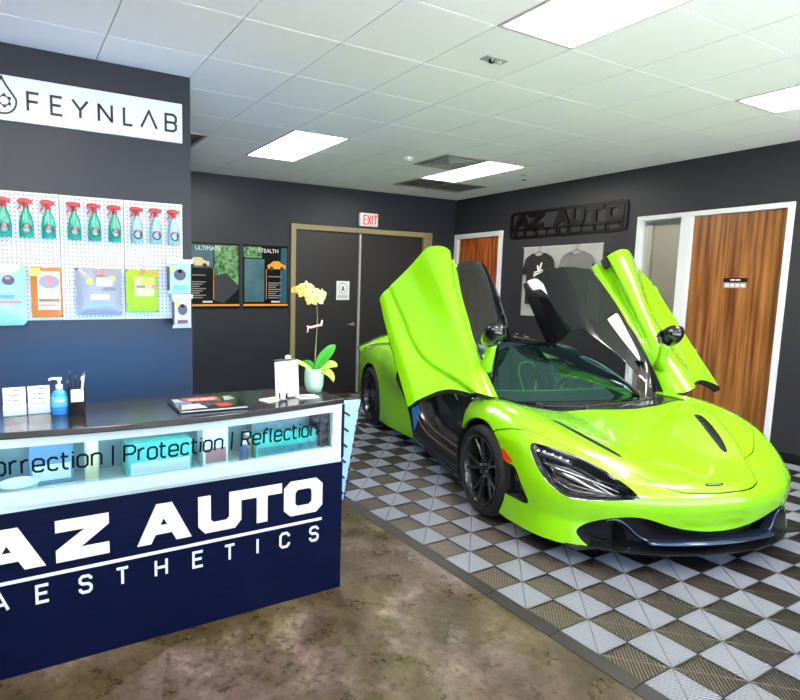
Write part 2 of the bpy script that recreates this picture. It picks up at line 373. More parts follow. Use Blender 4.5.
# double door
d3 = struct(thing('door_3', 'charcoal double door in a khaki frame', 'door', (4.26, YB, 0))); del d3['category']
of = (4.26,YB,0); b = MB()
for x0, x1, z0, z1 in ((D3[0],D3[0]+.075,0,D3[2]),(D3[1]-.16,D3[1],0,D3[2]),(D3[0]+.075,D3[1]-.16,D3[2]-.075,D3[2])): b.box(x0,x1,YB-.03,YB+.12,z0,z1)
b.build('frame', TAN, d3, bevel=.005, off=of)
bx('frame_stop', (D3[1]-.15, D3[1]-.03, YB-.038, YB-.03, 0, D3[2]-.02), mat('khaki_dark', (.24,.19,.09), .45), d3, off=of)
bx('door_leaf', (D3[0]+.078, 4.15, YB+.02, YB+.065, .012, D3[2]-.078), DOORG, d3, off=of)
bx('door_leaf', (4.18, D3[1]-.163, YB+.02, YB+.065, .012, D3[2]-.078), DOORG, d3, off=of)
bx('meeting_strip', (4.147, 4.183, YB-.004, YB+.07, .012, D3[2]-.08), mat('aluminium_strip', (.5,.48,.46), .4, metal=.4), d3, off=of)
bx('light_closure', (D3[0], D3[1], YB+.19, YB+.2, 0, 2.49), CLOSURE, d3, off=of)  # added sheet that stops sky light behind the double door
lv = MB(); lv.lathe([(.03,-.012),(.03,0)], 16, (4.07,YB+.02,1.06), 'y'); lv.tube([(4.07,YB+.02,1.06),(4.07,YB-.035,1.06),(4.06,YB-.045,1.06),(3.95,YB-.045,1.06)], .011); lv.build('lever_handle', CHROME, d3, off=of, auto=40)

# ---- ceiling: grid, tiles, lights, vents
ce = struct(bx('ceiling', (XL-.2, XR+.2, YF, YB+.2, H+.011, H+.1), mat('grid_white', (.50,.51,.52), .6)))
TILE = mat('mineral_tile', (.91,.89,.925), .9, noise=(90,.3,(.865,.845,.88),2), bump=(160,.25))
LIGHTS = [(3,-2,1,2),(7,-2,1,2),(3,4,1,2),(7,4,1,2),(-1,-2,1,2),(-4,-2,1,2),(3,-6,1,2),(7,-6,1,2),(-1,-6,1,2)]
VENTS = [(6,4,1,1),(7,6,2,1),(1,5,1,1)]
occ = set()
for (i,j,a,c) in LIGHTS+VENTS:
    for di in range(a):
        for dj in range(c): occ.add((i+di, j+dj))
tcache = {}
def tile_at(x0,x1,y0,y1):
    key = (round(x1-x0,4), round(y1-y0,4))
    if key not in tcache:
        t_ = MB().box(.0045, x1-x0-.0045, .0045, y1-y0-.0045, 0, .012).build('ceiling_tile', TILE, ce); tcache[key] = t_.data
        t_.location = (x0,y0,H)
    else:
        t_ = link(bpy.data.objects.new('ceiling_tile', tcache[key]), ce); t_.location = (x0,y0,H)
for i in range(math.floor(XL/G), math.ceil(XR/G)):
    for j in range(math.floor(YF/G), math.ceil(YB/G)):
        if (i,j) in occ: continue
        x0 = max(i*G, XL); x1 = min((i+1)*G, XR); y0 = max(j*G, YF); y1 = min((j+1)*G, YB)
        if x1-x0 < .03 or y1-y0 < .03: continue
        if x1 <= XP+.01 and y0 < YP+.16 and y1 > YP:      # tiles cut at the partition
            if y0 < YP-.02: tile_at(x0,x1,y0,YP)
            if y1 > YP+.18: tile_at(x0,x1,YP+.16,y1)
            continue
        tile_at(x0,x1,y0,y1)
DIFF = mat('light_diffuser', (.9,.9,.9), .5, emit=(1,.965,.90), estr=PANEL_EMIT)
LBL = {(3,-2):'recessed ceiling light panel above the nose of the green car',(7,-2):'recessed ceiling light panel close to the office door',(3,4):'recessed ceiling light panel above the two posters',(7,4):'recessed ceiling light panel beside the square air vent',(-1,-2):'recessed ceiling light panel on the customer side of the reception desk',(-4,-2):'recessed ceiling light panel along the bare left wall',(3,-6):'recessed ceiling light panel at the middle of the shop front',(7,-6):'recessed ceiling light panel where the shop front meets the office wall',(-1,-6):'recessed ceiling light panel at the shop front facing the reception desk'}
for (i,j,a,c) in LIGHTS:
    x0,x1,y0,y1 = i*G,(i+a)*G,j*G,(j+c)*G
    t_ = thing('ceiling_light', LBL.get((i,j),'recessed ceiling light panel above the front of the shop'), 'light', ((x0+x1)/2,(y0+y1)/2,H+.02), 0, 'ceiling light panels')
    of = t_.location
    MB().ring([(x0+.004,y0+.004),(x1-.004,y0+.004),(x1-.004,y1-.004),(x0+.004,y1-.004)],[(x0+.024,y0+.024),(x1-.024,y0+.024),(x1-.024,y1-.024),(x0+.024,y1-.024)], lambda u,v,w_: (u,v,H-.004+w_), .02).build('frame', mat('light_frame', (.55,.53,.50), .5), t_, off=of)
    bx('diffuser', (x0+.024,x1-.024,y0+.024,y1-.024,H+.004,H+.010), DIFF, t_, off=of)
VENTM = mat('vent_metal', (.42,.41,.40), .5, metal=.2)
VD = mat('vent_dark', (.10,.085,.07), .7)
def vent(i,j,a,c,label,kind):
    x0,x1,y0,y1 = i*G+.01,(i+a)*G-.01,j*G+.01,(j+c)*G-.01
    t_ = thing('air_vent', label, 'vent', ((x0+x1)/2,(y0+y1)/2,H+.02)); of = t_.location
    rg = lambda k0,k1,z0,z1,nm,mm: MB().ring([(x0+k0,y0+k0),(x1-k0,y0+k0),(x1-k0,y1-k0),(x0+k0,y1-k0)],[(x0+k1,y0+k1),(x1-k1,y0+k1),(x1-k1,y1-k1),(x0+k1,y1-k1)], lambda u,v,w_: (u,v,z0+w_), z1).build(nm,mm,t_,off=of)
    rg(0,.03,H-.006,.015,'frame',VENTM)
    bx('backing', (x0+.02,x1-.02,y0+.02,y1-.02,H+.006,H+.010), VD, t_, off=of)
    if kind == 'square':
        for k,z in ((.075,H-.012),(.14,H-.016),(.2,H-.018)): rg(k,k+.035,z,.012,'louvre',VENTM)
        bx('core', (x0+.26,x1-.26,y0+.26,y1-.26,H-.02,H-.008), VENTM, t_, off=of)
    else:
        n = 9
        for k in range(n):
            y = y0+.05+(y1-y0-.1)*k/(n-1)
            for (xa,xb) in ([(x0+.04,(x0+x1)/2-.01),((x0+x1)/2+.01,x1-.04)] if a > 1 else [(x0+.04,x1-.04)]):
                MB().add([(xa,y-.02,H-.002),(xb,y-.02,H-.002),(xb,y+.016,H+.014),(xa,y+.016,H+.014)],[(0,1,2,3)]).build('slat', VENTM, t_, off=of)
        if a > 1: bx('divider', ((x0+x1)/2-.012,(x0+x1)/2+.012,y0+.03,y1-.03,H-.004,H+.012), VENTM, t_, off=of)
vent(6,4,1,1,'square ceiling air vent with nested louvres','square'); vent(7,6,2,1,'long grey return air grille against the ceiling corner','long'); vent(1,5,1,1,'ceiling air grille behind the partition wall','long')
t_ = thing('smoke_detector','round white smoke detector on the ceiling','detector',(5.6*G,4.62*G,H)); MB().lathe([(.065,0),(.065,-.018),(.05,-.034),(.02,-.038)],24).build('housing', WHITE, t_, auto=40); MB().lathe([(.012,-.038),(.01,-.042)],10,(.03,0,.002)).build('indicator', VD, t_)
t_ = thing('sprinkler_head','small pendant fire sprinkler hanging from the ceiling','sprinkler',(8.58*G,4.59*G,H)); MB().lathe([(.035,0),(.035,-.008),(.012,-.012),(.012,-.05)],14).build('escutcheon', CHROME, t_, auto=40); MB().lathe([(.03,-.062),(.03,-.066)],14).build('deflector', mat('dark_metal',(.08,.08,.08),.4,metal=.8), t_); MB().tube([(.012,0,-.045),(.016,0,-.055),(0,0,-.064),(-.016,0,-.055),(-.012,0,-.045)],.003,6).build('yoke', mat('dark_metal'), t_)
t_ = thing('ceiling_sensor','small rectangular sensor plate set in a ceiling tile','sensor',(3.55*G,.56*G,H)); bx('plate',(-.09,.09,-.035,.035,-.006,0), mat('sensor_grey',(.35,.37,.36),.4), t_, bevel=.003); MB().lathe([(.022,-.006),(.018,-.02),(.008,-.026)],14,(-.02,0,0)).build('lens', GLOSSBLACK, t_, auto=40); MB().lathe([(.014,-.006),(.012,-.012)],12,(.045,0,0)).build('lamp', WHITE, t_)

# ---- interlocking rib tiles under the car
TS = .2032; TX0 = 1.692; TY0 = .0706
def tile_mesh(name, cbase, crib, cline, dirn, fill):
    """square tile: base plate, diagonal ribs with open slots between, one bar crossing them on the other diagonal"""
    s = TS-.003; me = bpy.data.meshes.new(name); b = MB(); mi = []
    zb, zt = .004, .013
    def quad(p, k): b.add(p, [(0,1,2,3)] if len(p)==4 else [tuple(range(len(p)))]); mi.append(k)
    quad([(0,0,zb),(s,0,zb),(s,s,zb),(0,s,zb)], 0)
    for (x0,x1,y0,y1) in ((0,s,0,.005),(0,s,s-.005,s),(0,.005,0,s),(s-.005,s,0,s)):
        quad([(x0,y0,zt),(x1,y0,zt),(x1,y1,zt),(x0,y1,zt)], 1)
    for (p,q) in (((0,0),(s,0)),((s,0),(s,s)),((s,s),(0,s)),((0,s),(0,0))):
        quad([(*p,0),(*q,0),(*q,zt),(*p,zt)], 1)
    pitch = .0136; n = int(s*math.sqrt(2)/pitch)
    def clip(c0, c1):          # band c0<= (y-x) <=c1 inside the square
        pts = []
        for c in (c0, c1):
            xa = max(0,-c); xb = min(s, s-c); pts.append(((xa, xa+c),(xb, xb+c)))
        return pts
    cs = [(-s + 2*s*(k+.5)/n) for k in range(n)]; hw = pitch/math.sqrt(2)*fill*1.0
    fx = (lambda p: (p[0],p[1])) if dirn > 0 else (lambda p: (s-p[0],p[1]))
    for c in cs:
        (a0,a1),(b0,b1) = clip(max(-s+.001,c-hw), min(s-.001,c+hw))
        P = [fx(a0),fx(a1),fx(b1),fx(b0)]
        if dirn < 0: P = P[::-1]
        quad([(*p,zt) for p in P], 1)
        for p,q in ((0,1),(2,3)): quad([(*P[p],zb),(*P[q],zb),(*P[q],zt),(*P[p],zt)], 1)
    wv = .0035
    L = [(wv,0),(s,s-wv),(s-wv,s),(0,wv)] if dirn < 0 else [(s,wv),(wv,s),(0,s-wv),(s-wv,0)]
    quad([(*p,zt+.0006) for p in L], 2)
    me.from_pydata(b.v,[],b.f); 
    for q in (cbase,crib,cline): me.materials.append(q)
    me.polygons.foreach_set('material_index', mi); me.update()
    return me
TD = mat('tile_black', (.030,.028,.027), .35); TDB = mat('tile_slot_tan', (.20,.165,.12), .5); TDL = mat('tile_bar_dark', (.20,.17,.13), .4)
TL_ = mat('tile_grey', (.30,.305,.335), .33); TLB = mat('tile_slot_grey', (.17,.17,.18), .5); TLL = mat('tile_bar_grey', (.13,.12,.12), .5)
ME_D = tile_mesh('tile', TDB, TD, TDL, 1, .33); ME_L = tile_mesh('tile', TLB, TL_, TLL, -1, .40)
mat_root = thing('tile_flooring', 'checkered grey and black ribbed tile flooring under the green car', 'flooring', (TX0, 0, 0))
E2 = Matrix(((*RIGHT,0),(*DOWN,0),(*FWD,0),(0,0,0,1)))
def px(p):
    q = Vector(p)-CAM; z = FWD.dot(q)
    return (CX+FPX*RIGHT.dot(q)/z, CY+FPX*DOWN.dot(q)/z, z)
cells = []
ni = int((XR-TX0)/TS); carc = Vector((3.669,1.481)); ca = -1.87304
for i in range(ni+1):
    for j in range(-14, 24):
        x = TX0+i*TS; y = TY0+j*TS
        if x+TS > XR+.02 or y+TS > YB+.02: continue
        u, v, z = px((x+TS/2, y+TS/2, 0))
        inside = -15 < u < 815 and -15 < v < 715 and z > .2
        dx, dy = x+TS/2-carc.x, y+TS/2-carc.y
        lx = math.cos(ca)*dx+math.sin(ca)*dy; ly = -math.sin(ca)*dx+math.cos(ca)*dy
        hid = (-2.0 < lx < 2.1 and -.75 < ly < .9)
        cells.append((0 if (inside and not hid) else 1, z, i, j, x, y))
cells.sort()
rest = MB(); ri = []
for k, (h_, z, i, j, x, y) in enumerate(cells):
    me = ME_L if (i+j) % 2 else ME_D
    if k < 300 and h_ == 0:
        o = link(bpy.data.objects.new('tile', me), mat_root); o.location = (x-TX0, y, 0)
    else:
        rest.add([(v.co.x+x-TX0, v.co.y+y, v.co.z) for v in me.vertices], [tuple(p.vertices) for p in me.polygons])
        ri += [p.material_index + (3 if me is ME_L else 0) for p in me.polygons]
me = bpy.data.meshes.new('tile_field'); me.from_pydata(rest.v, [], rest.f)
for q in (TDB,TD,TDL,TLB,TL_,TLL): me.materials.append(q)
me.polygons.foreach_set('material_index', ri); me.update()
o = link(bpy.data.objects.new('tile_field', me), mat_root); o['kind'] = 'stuff'
EDGE = mat('edge_ramp_rubber', (.016,.012,.011), .5)
for j in range(-14, 24, 2):       # bevelled edge ramps, one per two tiles
    y0 = TY0+j*TS+.0015; y1 = y0+2*TS-.003
    if y1 > YB+.1: continue
    y1 = min(y1, YB-.005)
    v = [(-.075,y0,.0),(0,y0,0),(0,y0,.013),(-.012,y0,.013),(-.075,y0,.003),(-.075,y1,.0),(0,y1,0),(0,y1,.013),(-.012,y1,.013),(-.075,y1,.003)]
    mobj('edge_ramp', v, [(4,3,2,1,0),(5,6,7,8,9),(3,4,9,8),(2,3,8,7),(0,5,9,4),(1,2,7,6)], EDGE, mat_root)
# ================================================================== RECEPTION DESK
DX0, DX1, DY, DZ = -.87, .968, .097, 1.05
NAVY = mat('navy_laminate', (.0008,.0022,.014), .3, spec=.14, noise=(9,.28,(.0014,.005,.034),5,(.6,1,7)), bump=(30,.08))
DTOP = mat('black_woodgrain_top', (.012,.012,.014), .16, noise=(14,.3,(.022,.021,.022),5,(.5,6,1)), bump=(40,.05))
FROST = mat('white_desk_frame', (.50,.60,.61), .3)
desk = thing('reception_desk', 'navy reception desk with white lettering and a lit glass display strip', 'desk', (.05, .35, 0))
of = (.05,.35,0)
def bow(x, k):                       # bow front: how far the front swells towards the customer
    t = (x-DX0)/(DX1-DX0); return k*math.sin(math.pi*min(max(t,0),1))
NS = 28; XS = [DX0+(DX1-DX0)*i/NS for i in range(NS+1)]
b = MB()
b.box(DX0, DX1, DY, DY+.03, .0, .735); b.box(DX0, DX0+.03, DY+.03, .50, 0, 1.018); b.box(DX1-.022, DX1, DY+.03, .50, 0, 1.018); b.box(DX0+.03, DX1-.022, .46, .48, .1, .70)
b.build('body', NAVY, desk, off=of)
# side cheeks that close the bow
bx('floor_of_display', (DX0+.03,DX1-.022,DY-.02,.48,.715,.735), mat('display_shelf', (.42,.55,.56), .4), desk, off=of)
# white frame of the display: top rail, bottom rail, stiles following the bow
def rail(z0, z1, k0, k1, y_off, th, nm, mt_, x0=None, x1=None, par=None):
    xs = [x for x in XS if (x0 is None or x >= x0-1e-6) and (x1 is None or x <= x1+1e-6)]
    if x0 is not None and xs[0] > x0+1e-4: xs = [x0]+xs
    if x1 is not None and xs[-1] < x1-1e-4: xs = xs+[x1]
    v = []; f = []
    for x in xs:
        v += [(x, DY-bow(x,k0)+y_off, z0),(x, DY-bow(x,k1)+y_off, z1),(x, DY-bow(x,k1)+y_off+th, z1),(x, DY-bow(x,k0)+y_off+th, z0)]
    for i in range(len(xs)-1):
        a = 4*i; c = a+4
        for q in range(4): f.append((a+q, a+(q+1)%4, c+(q+1)%4, c+q))
    f += [(0,1,2,3), (len(v)-1,len(v)-2,len(v)-3,len(v)-4)]
    return MB().add(v,f).build(nm, mt_, par or desk, off=of)
KB, KT = .035, .085
kz = lambda z: KB+(KT-KB)*(z-.735)/(1.02-.735)
rail(.735,.795,kz(.735),kz(.795),-.006,.03,'frame_rail',FROST); rail(.985,1.022,kz(.985),kz(1.022),-.006,.03,'frame_rail',FROST)
rail(.795,.985,kz(.795),kz(.985),-.006,.03,'frame_stile',FROST,.895,.95); rail(.795,.985,kz(.795),kz(.985),-.006,.03,'frame_stile',FROST,DX0,DX0+.06)
rail(.735,1.02,kz(.735),kz(1.02),-.008,.034,'frame_stile',NAVY,.951,DX1)
rail(.795,.985,kz(.795),kz(.985),.010,.006,'glass_pane',glass_mat('display_glass',(.90,.97,.97),.03,.05),DX0+.06,.895)
# worktop
v = []; f = []
for x in XS: v += [(x, DY-bow(x,.105)-.004, DZ-.028),(x, DY-bow(x,.105)-.004, DZ),(x,.50,DZ),(x,.50,DZ-.028)]
for i in range(NS):
    a = 4*i; c = a+4
    for q in range(4): f.append((a+q, a+(q+1)%4, c+(q+1)%4, c+q))
f += [(0,1,2,3),(len(v)-1,len(v)-2,len(v)-3,len(v)-4)]
MB().add(v,f).build('worktop', DTOP, desk, off=of, bevel=.004, bangle=40)
# contents seen through the glass
AQ = [(.03,.50,.50),(.05,.60,.55)]
SHELFTEAL = mat('teal_box', (.02,.55,.50), .4); PALE = mat('pale_box', (.75,.82,.84), .4); SLATE = mat('slate_box', (.10,.22,.30), .5); CREAM = mat('cream_tube', (.75,.66,.48), .5); BLUEB = mat('blue_box', (.12,.30,.55), .4)
led = bx('light_strip', (DX0+.06,DX1-.05,DY+.02,DY+.045,1.008,1.016), mat('led_strip', (.9,1,1), .5, emit=(.72,.97,1), estr=24), desk, off=of)
bx('added_blue_strip', (DX0+.06,DX1-.05,.484,.494,.97,1.012), mat('added_blue_glow', (.3,.5,1), .5, emit=(.02,.36,1), estr=95), desk, off=of)  # unseen strip, added to tint the wall behind the desk blue
back = bx('display_back', (DX0+.03,DX1-.022,.44,.455,.735,1.02), mat('display_back', (.18,.36,.42), .5), desk, off=of)
def product(nm, lab, cat, a, mm, lid=None):
    t_ = thing(nm, lab, cat, ((a[0]+a[1])/2,(a[2]+a[3])/2,a[4]), 0, 'products in the desk display'); o2 = t_.location
    bx('carton', a, mm, t_, bevel=.004, off=o2)
    bx('carton_label', (a[0]+.012,a[1]-.012,a[2]-.001,a[2]+.002,a[4]+.02,a[4]+.02+(a[5]-a[4])*.35), lid or PALE, t_, off=o2)
product('product_carton','teal carton with a dark lid band behind the word Reflection','carton',(.52,.88,.22,.32,.736,.86),SHELFTEAL,mat('teal_dark',(.02,.28,.36),.4))
product('product_carton','slate blue carton standing behind the teal carton','carton',(.54,.86,.33,.42,.736,.93),SLATE,PALE)
product('product_carton','white tapered carton in the middle of the desk display','carton',(.24,.37,.22,.32,.736,.95),PALE,mat('carton_rose',(.45,.20,.22),.5))
product('product_carton','aqua carton lying behind the word Protection','carton',(-.12,.18,.20,.36,.736,.90),mat('aqua_box',(.08,.55,.55),.4),PALE)
product('product_carton','pale blue carton lying near the word Correction','carton',(-.80,-.67,.24,.38,.736,.90),mat('ice_box',(.50,.66,.80),.4),BLUEB)
product('product_carton','blue carton beside the cream tube','carton',(-.52,-.34,.30,.40,.736,.94),BLUEB,PALE)
t_ = thing('product_tube','cream cylindrical tube standing in the desk display','tube',(-.27,.24,.736),0,'products in the desk display'); MB().lathe([(.028,0),(.03,.005),(.03,.20),(.028,.205)],20).build('tube_body',CREAM,t_,auto=40); MB().lathe([(.031,.205),(.031,.235),(.028,.238)],20).build('cap',PALE,t_,auto=40)
t_ = thing('product_dish','round pale dish lying in the desk display','dish',(-.565,.215,.736),0,'products in the desk display'); MB().lathe([(.05,0),(.07,.03),(.08,.055),(.076,.055),(.062,.03),(.04,.008)],28).build('bowl',PALE,t_,auto=50)
t_ = thing('product_bottle','small navy bottle between the white and the teal cartons','bottle',(.45,.21,.736),0,'products in the desk display'); MB().lathe([(.022,0),(.025,.004),(.025,.07),(.012,.09),(.012,.10)],18).build('bottle_body',mat('navy_plastic',(.02,.08,.25),.3),t_,auto=40); MB().lathe([(.014,.10),(.014,.122)],14).build('cap',PALE,t_,auto=40)
t_ = thing('product_bottle','tan bottle between the white and the teal cartons','bottle',(.49,.27,.736),0,'products in the desk display'); MB().lathe([(.02,0),(.022,.004),(.022,.10),(.01,.12),(.01,.13)],18).build('bottle_body',mat('tan_plastic',(.45,.33,.18),.4),t_,auto=40); MB().lathe([(.013,.13),(.013,.15)],14).build('cap',PALE,t_,auto=40)
# lettering on the desk
LW = mat('white_vinyl', (.70,.72,.73), .4); LN = mat('navy_vinyl', (.003,.005,.018), .5, spec=.1)
FM = lambda u,v,w_: (u, DY-.0005-w_, v)
for ch,u0,u1 in (('A',-.752,-.480),('Z',-.440,-.226),('A',-.107,.141),('U',.174,.389),('T',.392,.608),('O',.621,.843)):
    big(ch,u0,.460,u1-u0,.182,FM,.006,LW,desk,of)
bx('rule', (-.75,.842,DY-.006,DY-.0005,.408,.421), LW, desk, off=of)
for ch,u in zip('AESTHETICS',(-.653,-.496,-.328,-.174,-.002,.172,.33,.477,.627,.798)):
    wg = GL[ch][0]*.072; glyph(ch,u-wg/2,.302,.072,.0115,FM,.004,'letter',LW,desk,of)
def GM(u,v,w_): return (u, DY-bow(u,kz(v))+.0095-w_, v)
for word,u0,u1 in (('Correction',-.715,-.255),('|',-.209,-.209),('Protection',-.163,.278),('|',.325,.325),('Reflection',.375,.803)):
    hh = .072
    if word == '|': glyph('|',u0,.872,hh,.009,GM,.002,'letter',LN,desk,of)
    else: line_text(word,u0,.872,hh,.0095,GM,.002,LN,desk,u1,off=of)

# ---- things on the worktop
PAPER = mat('white_paper', (.82,.82,.83), .6); INK = mat('grey_ink', (.18,.18,.20), .6); CLEAR = glass_mat('clear_acrylic', (.94,.96,.96), .03, .05)
def card_holder(x0, x1, y, lab):
    t_ = thing('card_holder', lab, 'card holder', ((x0+x1)/2, y, DZ), 0, 'business card holders'); o2 = t_.location
    M = lambda u,v,w_: (u, y+v*.22+w_, DZ+.002+v)
    MB().prism([(x0+.003,0),(x1-.003,0),(x1-.003,.118),(x0+.003,.118)],M,.008).build('card_stack',PAPER,t_,off=o2)
    b = MB(); b.box(x0,x1,y-.012,y+.045,DZ,DZ+.003); b.prism([(x0,0),(x1,0),(x1,.05),(x0,.05)],lambda u,v,w_: (u,y-.010+v*.22+w_,DZ+v),.002)
    b.build('acrylic_stand',CLEAR,t_,off=o2)
    for r_ in range(4):
        for (a0,a1) in ((.18,.38),(.42,.78)):
            z = .040+r_*.021; MB().prism([(x0+(x1-x0)*a0,z),(x0+(x1-x0)*a1,z),(x0+(x1-x0)*a1,z+.006),(x0+(x1-x0)*a0,z+.006)],lambda u,v,w_: (u,y+v*.22-.0008+w_,DZ+.002+v),.0006).build('print_line',INK,t_,off=o2)
card_holder(-.612,-.518,.35,'white business cards in an acrylic holder farther from the sanitizer')
card_holder(-.514,-.420,.355,'white business cards in an acrylic holder right beside the sanitizer')
t_ = thing('sanitizer_bottle','blue hand sanitizer pump bottle on the desk','bottle',(-.388,.307,DZ))
def oval(b, prof, n=24):
    v=[];f=[]
    for rx,ry,h in prof:
        for k in range(n): a=2*math.pi*k/n; v.append((rx*math.cos(a),ry*math.sin(a),h))
    for i in range(len(prof)-1):
        for k in range(n): f.append((i*n+k,i*n+(k+1)%n,(i+1)*n+(k+1)%n,(i+1)*n+k))
    f += [tuple(range(n-1,-1,-1)),tuple((len(prof)-1)*n+k for k in range(n))]
    return b.add(v,f)
oval(MB(),[(.030,.018,0),(.033,.021,.006),(.034,.022,.05),(.033,.021,.09),(.024,.017,.104),(.013,.013,.112),(.012,.012,.118)]).build('bottle_body',mat('blue_gel',(.03,.28,.75),.12,coat=.5),t_,auto=50)
oval(MB(),[(.0345,.0225,.035),(.0348,.0228,.036),(.0348,.0228,.08),(.0345,.0225,.081)]).build('bottle_label',mat('sanitizer_label',(.10,.45,.86),.3),t_,auto=50)
MB().box(-.018,.018,-.0245,-.0225,.062,.068).build('label_band',WHITE,t_)
pm=MB(); pm.lathe([(.015,.115),(.015,.132),(.006,.135),(.006,.152),(.013,.154),(.012,.164)],16); pm.tube([(0,0,.160),(-.03,-.006,.162),(-.042,-.008,.157)],.0055,8); pm.build('pump',WHITE,t_,auto=40)
t_ = thing('pen_holder','black mesh pen holder with pens beside the sanitizer','pen holder',(-.318,.305,DZ))
MB().lathe([(.034,0),(.036,.003),(.042,.105),(.040,.105),(.034,.006)],20).build('cup',BLACK,t_,auto=40)
bx('card_front',(-.028,.024,-.052,-.047,.06,.115),PAPER,t_)
for k,(dx,dy,hh,mm) in enumerate(((-.02,.01,.18,BLACK),(.0,.02,.155,BLACK),(.022,.0,.165,PAPER),(.014,-.016,.15,BLACK),(-.03,-.01,.14,BLACK),(.03,.012,.17,CHROME))):
    p = MB().tube([(dx*.5,dy*.5,.01),(dx*1.2,dy*1.2,hh)],.0045,8).build('pen',mm,t_); MB().tube([(dx*1.2,dy*1.2,hh),(dx*1.25,dy*1.25,hh+.012)],.003,6).build('pen_clip',CHROME,p)
# brochure binder
t_ = thing('brochure_binder','glossy black and red brochure binder lying on the desk','binder',(.26,.22,DZ),math.radians(-3))
bx('cover',(-.165,.165,-.15,.13,.0,.006),GLOSSBLACK,t_,bevel=.002); bx('pages',(-.158,.158,-.145,.125,.006,.012),PAPER,t_); bx('cover',(-.165,.165,-.15,.13,.012,.017),GLOSSBLACK,t_,bevel=.002)
RED=mat('print_red',(.55,.03,.03),.3); GREYP=mat('print_grey',(.35,.35,.36),.3); SILV=mat('print_silver',(.62,.62,.64),.3)
pr=lambda nm,pts,mm: MB().prism(pts,lambda u,v,w_:(u,v,.0172+w_),.0006).build(nm,mm,t_)
pr('cover_print',[(-.09,.03),(.07,.02),(.08,.115),(-.10,.115)],RED); pr('cover_print',[(.03,-.135),(.10,-.12),(.09,-.05),(.02,-.06)],RED)
pr('cover_print',[(-.15,-.13),(-.03,-.13),(-.05,-.03),(-.13,-.04)],SILV); pr('cover_print',[(.09,.0),(.15,.03),(.14,.10),(.11,.10)],GREYP); pr('cover_print',[(-.15,.03),(-.11,.02),(-.115,.10),(-.15,.11)],GREYP)
for k,(x_,w_2) in enumerate(((-.075,.05),(-.015,.035),(.028,.03))): MB().prism([(x_,.05),(x_+w_2,.05),(x_+w_2,.075),(x_,.075)],lambda u,v,w_:(u,v,.0179+w_),.0004).build('cover_print',PAPER,t_)
# brochures lying flat
for k,(x,y,a,lab) in enumerate(((.60,.20,.25,'white leaflet lying in front of the acrylic notice holder'),(.80,.20,-.1,'white leaflet lying next to the orchid pot'))):
    t_ = thing('leaflet',lab,'leaflet',(x,y,DZ),a,'leaflets on the desk'); bx('sheet',(-.055,.055,-.04,.04,0,.006),PAPER,t_); bx('leaflet_print',(-.045,.01,-.03,.02,.006,.0066),mat('leaflet_print',(.25,.35,.12),.5) if k==0 else INK,t_)
t_ = thing('notice_holder','upright acrylic holder with a white notice on the desk','sign holder',(.695,.225,DZ),math.radians(8)); 
b=MB(); b.prism([(-.075,0),(.075,0),(.075,.195),(-.075,.195)],lambda u,v,w_:(u,-.006+v*.08+w_,v+.003),.004); b.box(-.075,.075,-.03,.035,0,.003); b.build('acrylic_stand',CLEAR,t_)
MB().prism([(-.072,.004),(.072,.004),(.072,.188),(-.072,.188)],lambda u,v,w_:(u,-.0085+v*.08+w_,v+.003),.001).build('notice_sheet',PAPER,t_)
MB().box(-.07,.07,.012,.03,.197,.201).build('top_clip',BLACK,t_)
t_ = thing('glass_cup','small clear glass tealight cup on the desk','cup',(.645,.165,DZ)); MB().lathe([(.018,0),(.022,.003),(.025,.04),(.023,.04),(.019,.006)],20).build('cup_wall',CLEAR,t_,auto=40); MB().lathe([(.017,.006),(.017,.016)],16).build('wax',WHITE,t_)

# ---- orchid
ob = Vector((.905,.315,DZ)); t_ = thing('potted_orchid','yellow orchid with green leaves in a pale green pot','plant',ob)
MB().lathe([(.034,0),(.042,.006),(.052,.04),(.0545,.08),(.053,.115),(.050,.132),(.046,.132),(.048,.11),(.046,.10)],32).build('pot',mat('celadon_glaze',(.36,.56,.44),.25,coat=.4,noise=(6,.3,(.44,.64,.51))),t_,smooth=True)
MB().lathe([(.047,.105),(.03,.112),(.0,.114)],20).build('moss',mat('potting_moss',(.05,.05,.02),.9),t_,smooth=True)
camright = Vector((RIGHT.x,RIGHT.y,0)).normalized(); camfw = Vector((FWD.x,FWD.y,0)).normalized()
def loc2(r_,z,dp=0): q=camright*r_+camfw*dp; return Vector((q.x,q.y,z))
def leaf(pts, wd, mm, nm='leaf', curl=.25, side=None):
    P=[loc2(*p) for p in pts]; n=12; b=MB(); V=[];F_=[]
    def bez(t):
        q=P[:]
        while len(q)>1: q=[q[i].lerp(q[i+1],t) for i in range(len(q)-1)]
        return q[0]
    for i in range(n+1):
        t=i/n; p=bez(t); d=(bez(min(t+.02,1))-bez(max(t-.02,0))).normalized(); sd=d.cross(side or Vector((0,0,1)))
        if sd.length<.1: sd=camright.copy()
        sd.normalize(); up=sd.cross(d); wv=wd*(math.sin(math.pi*min(.06+t*.94,1))**.7)
        for s_ in (-1,-.5,0,.5,1): V.append(p+sd*s_*wv+up*abs(s_)**1.5*wv*curl)
    for i in range(n):
        for j in range(4): a=5*i+j; F_.append((a,a+1,a+6,a+5))
    o=mobj(nm,V,F_,mm,t_,smooth=True); md=o.modifiers.new('s','SOLIDIFY'); md.thickness=.0018; return o
LG=mat('leaf_green',(.03,.30,.02),.3,noise=(8,.3,(.05,.40,.03))); LY=mat('leaf_lime',(.30,.42,.05),.35,noise=(8,.3,(.38,.48,.09)))
cs=camfw*-1
leaf([(0,.11),(.04,.19,-.01),(.09,.245,-.02),(.115,.265,-.02)],.030,LG,side=cs+Vector((0,0,.3))); leaf([(.01,.11),(.06,.165,-.03),(.11,.165,-.04),(.125,.15,-.05)],.026,LY,side=cs+Vector((0,0,.9)))
